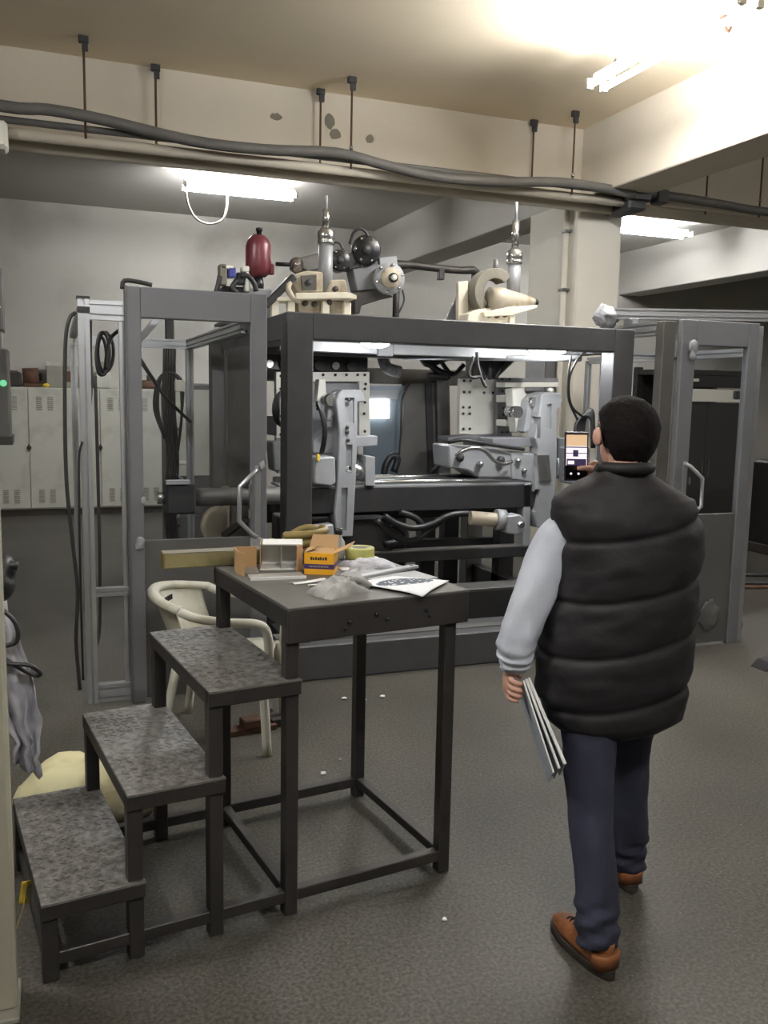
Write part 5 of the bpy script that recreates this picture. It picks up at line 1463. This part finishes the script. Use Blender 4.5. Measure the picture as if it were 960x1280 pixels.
PO = (1.64, 2.30, 0)
man = thing('person', 'man in a black quilted vest and light sweater filming with a phone', 'person', PO, math.radians(-10))
SHL, ELL, WRL = Vector((-.12, .03, 1.31)), Vector((-.25, .012, 1.10)), Vector((-.302, .02, .865))
SHR, ELR, WRR = Vector((.23, .02, 1.35)), Vector((.22, .22, 1.13)), Vector((.075, .30, 1.375))
HIPL, KNL, ANL = Vector((-.06, -.01, .86)), Vector((-.085, -.12, .47)), Vector((-.098, -.245, .085))
HIPR, KNR, ANR = Vector((.115, .01, .86)), Vector((.15, .10, .48)), Vector((.2, .175, .085))
HC = Vector((.035, .03, 1.595))
with local(man):
    # ---- body: one continuous surface
    b = MB()
    b.ball(HC + Vector((0, -.005, .015)), .076, .093, .098, 24)                    # skull
    b.ball(HC + Vector((-.004, .03, -.045)), .058, .066, .075, 20)                 # jaw and cheeks
    b.ball(HC + Vector((-.006, .075, -.10)), .024, .022, .02, 12)                  # chin
    b.ball(HC + Vector((-.008, .10, -.02)), .013, .022, .022, 10)                  # nose
    b.tube([HC + Vector((-.008, .088, .02)), HC + Vector((-.008, .105, -.02))], .01, 8)
    for s in (-1, 1):
        b.ball(HC + Vector((s * .03 - .006, .078, .012)), .014, .012, .009, 10)    # eyes
        b.ball(HC + Vector((s * .032 - .006, .082, .03)), .022, .01, .006, 10)     # brow
        b.ball(HC + Vector((s * .093, -.002, -.008)), .009, .02, .03, 14, Matrix.Rotation(s * -.35, 3, 'Z'))   # ear
        b.ball(HC + Vector((s * .082, .012, -.014)), .018, .016, .024, 10)
    b.ball(HC + Vector((-.006, .092, -.058)), .022, .01, .006, 10)                 # lips
    b.ball(HC + Vector((-.006, .09, -.07)), .02, .01, .006, 10)
    b.tube([HC + Vector((0, -.02, -.04)), (.03, -.005, 1.47), (.03, 0, 1.40)], .06, 16, 4, True, [.055, .056, .075])
    b.tube([(.03, .0, 1.40), (.03, .0, 1.2), (.03, 0, 1.0), (.03, 0, .85)], .12, 16, 4, True, [.085, .10, .10, .10], 1.0)
    for s, e, w_ in ((SHL, ELL, WRL), (SHR, ELR, WRR)):
        b.tube([s, e, w_], .04, 12, 6, True, [.042, .038, .032, .026])
    for h, k, a in ((HIPL, KNL, ANL), (HIPR, KNR, ANR)):
        b.tube([h, k, a], .06, 12, 6, True, [.055, .05, .042, .032])
        b.tube([a, a + Vector((.0, .03, -.05)), a + Vector((-.005, .13, -.055))], .03, 10, 3, True, [.035, .035, .03])
    # left hand gripping the sheets
    b.ball(WRL + Vector((-.012, .014, -.058)), .017, .034, .052, 14)
    b.tube([WRL + Vector((0, 0, .03)), WRL + Vector((-.006, 0, -.03))], .025, 12)
    for k in range(4):
        L_ = (.92, 1.0, .94, .78)[k]
        c = WRL + Vector((-.014, -.006 + .004 * k, -.034 - .0205 * k))
        b.tube([c, c + Vector((-.002, -.026, -.006)) * L_, c + Vector((.016, -.038, -.012)) * L_, c + Vector((.036, -.033, -.018)) * L_], .0085, 8, 4, True, [.0098, .0092, .0086, .0072])
    c = WRL + Vector((-.002, .035, -.022))
    b.tube([c, c + Vector((.017, .005, -.006)), c + Vector((.038, .0, -.034))], .0095, 8, 4, True, [.012, .0105, .008])
    # right hand holding the phone
    PH = Vector((-.018, .275, 1.508))
    b.ball(PH + Vector((.064, .022, -.055)), .022, .026, .045, 14, Matrix.Rotation(.5, 3, 'Y'))
    b.tube([WRR, PH + Vector((.066, .024, -.08))], .025, 12, 0, True, [.026, .024])
    for k in range(4):
        z0 = -.015 - .021 * k
        c = PH + Vector((.057, .03, z0))
        b.tube([c, c + Vector((-.02, .006, .004)), c + Vector((-.06, -.002, .004)), c + Vector((-.094, -.014, .002))], .0085, 8, 4, True, [.0095, .009, .0085, .007])
    c = PH + Vector((.058, .0, -.06))
    b.tube([c, c + Vector((-.004, -.022, .012)), c + Vector((-.03, -.021, .022)), c + Vector((-.06, -.012, .020))], .0095, 8, 4, True, [.013, .0115, .010, .008])
    body = b.build('body', 'skin', man)
    remesh(body, .0036, 2)
    # ---- hair
    hb = MB().ball((0, 0, 0), 1, 1, 1, 56)
    for v in hb.bm.verts:
        d = v.co.normalized()
        # hairline: forehead high in front, in front of and behind the ears, down to the nape
        if d.y > .15:
            lim = .38
        elif d.y > -.25:
            lim = .38 - (.15 - d.y) / .40 * .50
        else:
            lim = -.12 - min(1, (-.25 - d.y) / .12) * .80
        inside = max(0.0, min(1.0, (d.z - lim) / .10 + .5))
        zz = .108 * d.z + .012 - (.03 * max(0, -d.z - .2) if d.y < -.2 else 0)
        wide = 1.0 - .10 * max(0, -d.z - .35)
        r = Vector((.099 * d.x * wide, (.112 * d.y - .008) * (1 - .10 * max(0, -d.z - .4)), zz))
        k = .80 + .20 * inside
        n_ = (noise.noise(d * 7) * .004 + noise.noise(d * 26) * .003) * inside
        v.co = HC + r * k + d * n_
    hair = hb.build('hair', 'hair', man)
    sm = hair.modifiers.new('sub', 'SUBSURF'); sm.levels = 1; sm.render_levels = 1
    # ---- vest
    T = [(.655, -.13, .175, .125), (.675, -.165, .215, .15), (.70, -.195, .25, .163), (.78, -.225, .266, .168), (.90, -.232, .272, .165), (1.0, -.215, .276, .160),
         (1.1, -.195, .282, .155), (1.2, -.182, .288, .152), (1.3, -.190, .285, .145), (1.36, -.205, .272, .130), (1.395, -.203, .248, .115), (1.425, -.165, .2, .1),
         (1.45, -.115, .15, .088), (1.468, -.075, .118, .08), (1.485, -.058, .102, .076), (1.50, -.052, .097, .074)]
    SEAM = [.66, .785, .955, 1.125, 1.31]
    def tv(z):
        for i in range(len(T) - 1):
            if T[i][0] <= z <= T[i + 1][0]:
                q = (z - T[i][0]) / (T[i + 1][0] - T[i][0])
                return [T[i][k] + (T[i + 1][k] - T[i][k]) * q for k in range(1, 4)]
        return list(T[-1][1:])
    rings = []
    zs = [.655 + (1.50 - .655) * i / 110 for i in range(111)]
    NS = 72
    for z in zs:
        xl, xr, dp = tv(z)
        cx, a = (xl + xr) / 2, (xr - xl) / 2
        rg = []
        for j in range(NS):
            th = 2 * math.pi * j / NS
            c, s = math.cos(th), math.sin(th)
            e = 2 / 2.5
            x = cx + a * math.copysign(abs(c) ** e, c)
            y = dp * math.copysign(abs(s) ** e, s)
            zz = z + .012 * (-y / .15) * 0 + .03 * (x - cx) * (1 if z < 1.4 else 0)
            # distance to the nearest seam, seams sag in the middle of the back
            zq = z + .018 * math.cos((x - cx) / a * 1.5) - .032 * (x - cx) / a
            ds = min(abs(zq - q) for q in SEAM)
            puff = -.009 * math.exp(-(ds / .009) ** 2) - .006 * math.exp(-(ds / .03) ** 2)
            if z > 1.40:
                puff = 0
            wr = .007 * noise.noise(Vector((x * 9, y * 9, z * 16))) + .004 * noise.noise(Vector((x * 24, y * 24, z * 30 + 4)))
            k = 1 + (puff + wr) / max(.08, math.hypot(x - cx, y))
            rg.append((cx + (x - cx) * k, y * k, zz))
        rings.append(rg)
    vest = MB().loft(rings).build('vest', 'vest', man, label='black quilted sleeveless vest')
    MB().tube([(-.052, 0, 1.492), (-.02, -.065, 1.494), (.025, -.084, 1.496), (.07, -.065, 1.496), (.1, 0, 1.496), (.07, .07, 1.47), (.02, .08, 1.465), (-.03, .065, 1.47), (-.052, 0, 1.492)], .019, 8, 5).build('collar', 'vest', vest)
    # ---- sweater sleeves
    def sleeve(pts, radii, name, seed, gather):
        P = smooth_path(pts, 10)
        rings = []
        prev = None
        n = 22
        for i, p in enumerate(P):
            t_ = (P[min(i + 1, len(P) - 1)] - P[max(0, i - 1)]).normalized()
            u = Vector((0, 1, 0)) if prev is None else prev
            x = (u - t_ * u.dot(t_)).normalized(); prev = x
            y = t_.cross(x)
            q = i / (len(P) - 1) * (len(radii) - 1); k = min(int(q), len(radii) - 2)
            r = radii[k] + (radii[k + 1] - radii[k]) * (q - k)
            f = i / (len(P) - 1)
            rg = []
            for j in range(n):
                th = 2 * math.pi * j / n
                wz = .010 * noise.noise(Vector((math.cos(th) * 1.5, math.sin(th) * 1.5, f * 5 + seed * 3))) + gather * max(0, f - .45) * math.sin(f * 60 + 2.2 * math.sin(th + seed)) + .006 * noise.noise(Vector((math.cos(th) * 2, math.sin(th) * 2, f * 9 + seed)))
                rg.append(p + (x * math.cos(th) + y * math.sin(th)) * (r + wz))
            rings.append(rg)
        return MB().loft(rings).build(name, 'sweater', man, label='light grey blue sweatshirt sleeve')
    sl = sleeve([(-.11, .03, 1.32), (-.178, .03, 1.26), (-.242, .012, 1.12), (-.296, .0, .97), (-.303, .01, .90), (-.302, .02, .868)], [.05, .068, .064, .060, .056, .040], 'sleeve', 1.0, .012)
    MB().tube([(-.302, .016, .888), (-.302, .02, .852)], .041, 18, 0, True, [.042, .038]).build('cuff', 'sweater', sl)
    sr = sleeve([(.2, .0, 1.35), (.235, .07, 1.27), (.235, .18, 1.16), (.19, .25, 1.2), (.11, .29, 1.32), (.08, .298, 1.365)], [.07, .068, .062, .058, .048, .038], 'sleeve', 4.0, .008)
    MB().tube([(.092, .296, 1.35), (.07, .301, 1.385)], .04, 16, 0, True, [.04, .036]).build('cuff', 'sweater', sr)
    # ---- trousers
    tb = MB()
    tb.tube([(.03, 0, .93), (.03, -.005, .85), (.03, -.01, .76)], .16, 24, 5, True, [.15, .165, .14], .95)
    def leg(h, k, a, rr, seed):
        P = smooth_path([h, (h + k) / 2 + Vector((0, .01, 0)), k + Vector((0, .012, 0)), (k + a) / 2 + Vector((0, -.008, 0)), a + Vector((0, -.003, -.012))], 9)
        n = 26
        prev = None
        rings = []
        for i, p in enumerate(P):
            f = i / (len(P) - 1)
            t_ = (P[min(i + 1, len(P) - 1)] - P[max(0, i - 1)]).normalized()
            u = Vector((1, 0, 0)) if prev is None else prev
            x = (u - t_ * u.dot(t_)).normalized(); prev = x
            y = t_.cross(x)
            q = f * (len(rr) - 1); m = min(int(q), len(rr) - 2)
            r = rr[m] + (rr[m + 1] - rr[m]) * (q - m)
            rings.append([p + (x * math.cos(2 * math.pi * j / n) + y * math.sin(2 * math.pi * j / n) * 1.08) * (r + (.008 if f > .84 else .0008) * math.sin(f * 85 + 2.5 * math.sin(2 * math.pi * j / n + seed)) + .009 * noise.noise(Vector((math.cos(2 * math.pi * j / n) * 1.3, math.sin(2 * math.pi * j / n) * 1.3, f * 7 + seed)))) for j in range(n)])
        tb.loft(rings)
    leg(HIPL, KNL, ANL, [.096, .09, .077, .069, .066, .064], 1)
    leg(HIPR, KNR, ANR, [.092, .082, .072, .066, .062, .06], 5)
    tr = tb.build('trousers', 'jeans', man, label='dark navy trousers')
    remesh(tr, .007, 2, .4)
    # ---- shoes
    def shoe(heel, ang, name):
        with frame(Matrix.Translation(heel) @ Matrix.Rotation(ang, 4, 'Z')):
            # y forward, heel at y = 0
            def outline(w_, l0, l1, n=30, pinch=.82):
                pts = []
                for j in range(n):
                    th = 2 * math.pi * j / n
                    s, c = math.sin(th), math.cos(th)
                    yy = (l0 + l1) / 2 + (l1 - l0) / 2 * math.copysign(abs(s) ** .8, s)
                    f = (yy - l0) / (l1 - l0)
                    ww = w_ * (.80 + .22 * math.sin(min(1, f * 1.1) * math.pi * .75) - .08 * math.exp(-((f - .4) / .12) ** 2))
                    pts.append((ww * math.copysign(abs(c) ** .8, c), yy))
                return pts
            so = outline(.049, -.012, .292)
            sole = MB().loft([[(x * .95, y, 0) for x, y in so], [(x, y, .006) for x, y in so], [(x, y, .026) for x, y in so], [(x * .97, y, .03) for x, y in so]])
            o = sole.build('shoe', 'sole', man, label='brown leather lace-up shoe')
            up = outline(.045, -.006, .284)
            rings = []
            for h_, sh, front in [(.028, 1.0, .284), (.045, 1.0, .282), (.06, .95, .262), (.075, .86, .215), (.09, .78, .165), (.105, .74, .13)]:
                r2 = []
                for x, y in up:
                    f = (y + .006) / .29
                    y2 = -.006 + .004 * (h_ * 10) + f * (front + .006)
                    r2.append((x * sh, y2, h_))
                rings.append(r2)
            MB().loft(rings).build('upper', 'leather', o)
            MB().tube([(-.032, .03, .098), (-.032, .10, .104), (0, .13, .1), (.032, .10, .104), (.032, .03, .098), (0, .012, .098), (-.032, .03, .098)], .007, 8, 5).build('ankle_collar', 'leather_light', o)
            MB().grid(lambda u, v: ((u - .5) * .05, .13 + v * .075, .098 - v * .03 - abs(u - .5) * .02), 4, 4, .004).build('tongue', 'leather_light', o)
            for k in range(4):
                yy, zz = .135 + k * .02, .106 - k * .0085
                MB().tube([(-.026, yy, zz - .012), (-.012, yy + .006, zz), (.012, yy - .006, zz), (.026, yy, zz - .012)], .003, 6, 3).build('lace', 'sole', o)
            MB().tube([(0, .125, .11), (-.02, .115, .118), (-.03, .13, .105)], .0028, 6, 3).build('lace_bow', 'sole', o)
            MB().loft([[(x * 1.02, y, z) for x, y in outline(.045, -.009, .055)] for z in (.03, .06, .075)]).build('heel_counter', 'leather', o)
            MB().tube([(0, .05, .08), (0, .045, .13)], .034, 14).build('sock', 'rubber', o)
    shoe(Vector((-.082, -.305, 0)), math.radians(12), 'shoe')
    shoe(Vector((.195, .12, 0)), math.radians(-10), 'shoe')

# ------------------------------------------------------------------ phone and sheets held by the man
with frame(WM[man]):
    ph = thing('smartphone', 'black smartphone with a lit camera screen held up by the man', 'phone', (PH.x, PH.y, PH.z - .083), math.radians(-6))
    with local(ph):
        with frame(Matrix.Rotation(math.radians(-6), 4, 'X')):
            MB().box(-.041, .041, -.004, .004, 0, .166, .0035, None, 2).build('case', 'black_plastic', ph)
            sc = MB().box(-.037, .037, -.0047, -.0038, .006, .160).build('screen', 'screen_black', ph)
            MB().box(-.036, .036, -.0052, -.0046, .118, .156).build('screen_image', 'scr_warm', sc)
            MB().box(-.036, .036, -.0052, -.0046, .052, .118).build('screen_image', 'scr_white', sc)
            MB().box(-.034, .034, -.0056, -.0051, .052, .074).build('screen_image', 'scr_dark', sc)
            MB().box(-.012, .006, -.0056, -.0051, .082, .104).build('screen_image', 'scr_dark', sc)
            MB().box(-.036, .036, -.0056, -.0051, .112, .1155).build('screen_image', 'scr_dark', sc)
            MB().box(-.036, .036, -.0056, -.0051, .092, .0945).build('screen_image', 'scr_dark', sc)
            MB().box(-.030, -.008, -.006, -.0055, .056, .068).build('screen_image', 'scr_white', sc)
            for x in (-.018, .008):
                MB().lathe([(0, 0), (.004, 0), (.004, .0008), (0, .0008)], (x, -.0047, .024), (0, -1, 0), 10).build('button', 'scr_white', sc)
    for k, (th, lb) in enumerate([(.005, 'thickest glossy document sleeve in the man\'s hand, on the leg side'), (.004, 'middle grey document sleeve between two others in the hand'), (.003, 'thin outer document sleeve under the man\'s fingers')]):
        o = thing('document_sleeve', lb, 'document', (0, 0, 0), 0, 'document sleeves in hand')
        mb = MB()
        a0 = Vector((-.276 - .0075 * k, -.035, .842 - .004 * k)); a1 = Vector((-.212 - .017 * k, -.2, .628 - .012 * k))
        e = a1 - a0
        dv = Vector((.25, .86, -.50))
        dv = (dv - e * (dv.dot(e) / e.length_squared)).normalized() * .2          # short side, square to the long one
        nrm = (a1 - a0).cross(dv).normalized() * th
        mb.prism([a0, a1, a1 + dv, a0 + dv], (0, 0, 0), nrm, .0012)
        mb.build('cover', 'folder', o)
        mb = MB()
        mb.bar(a0 + nrm * .5, a1 + nrm * .5, th * 1.6, th * 1.6, .001).build('spine', 'card_white', o)
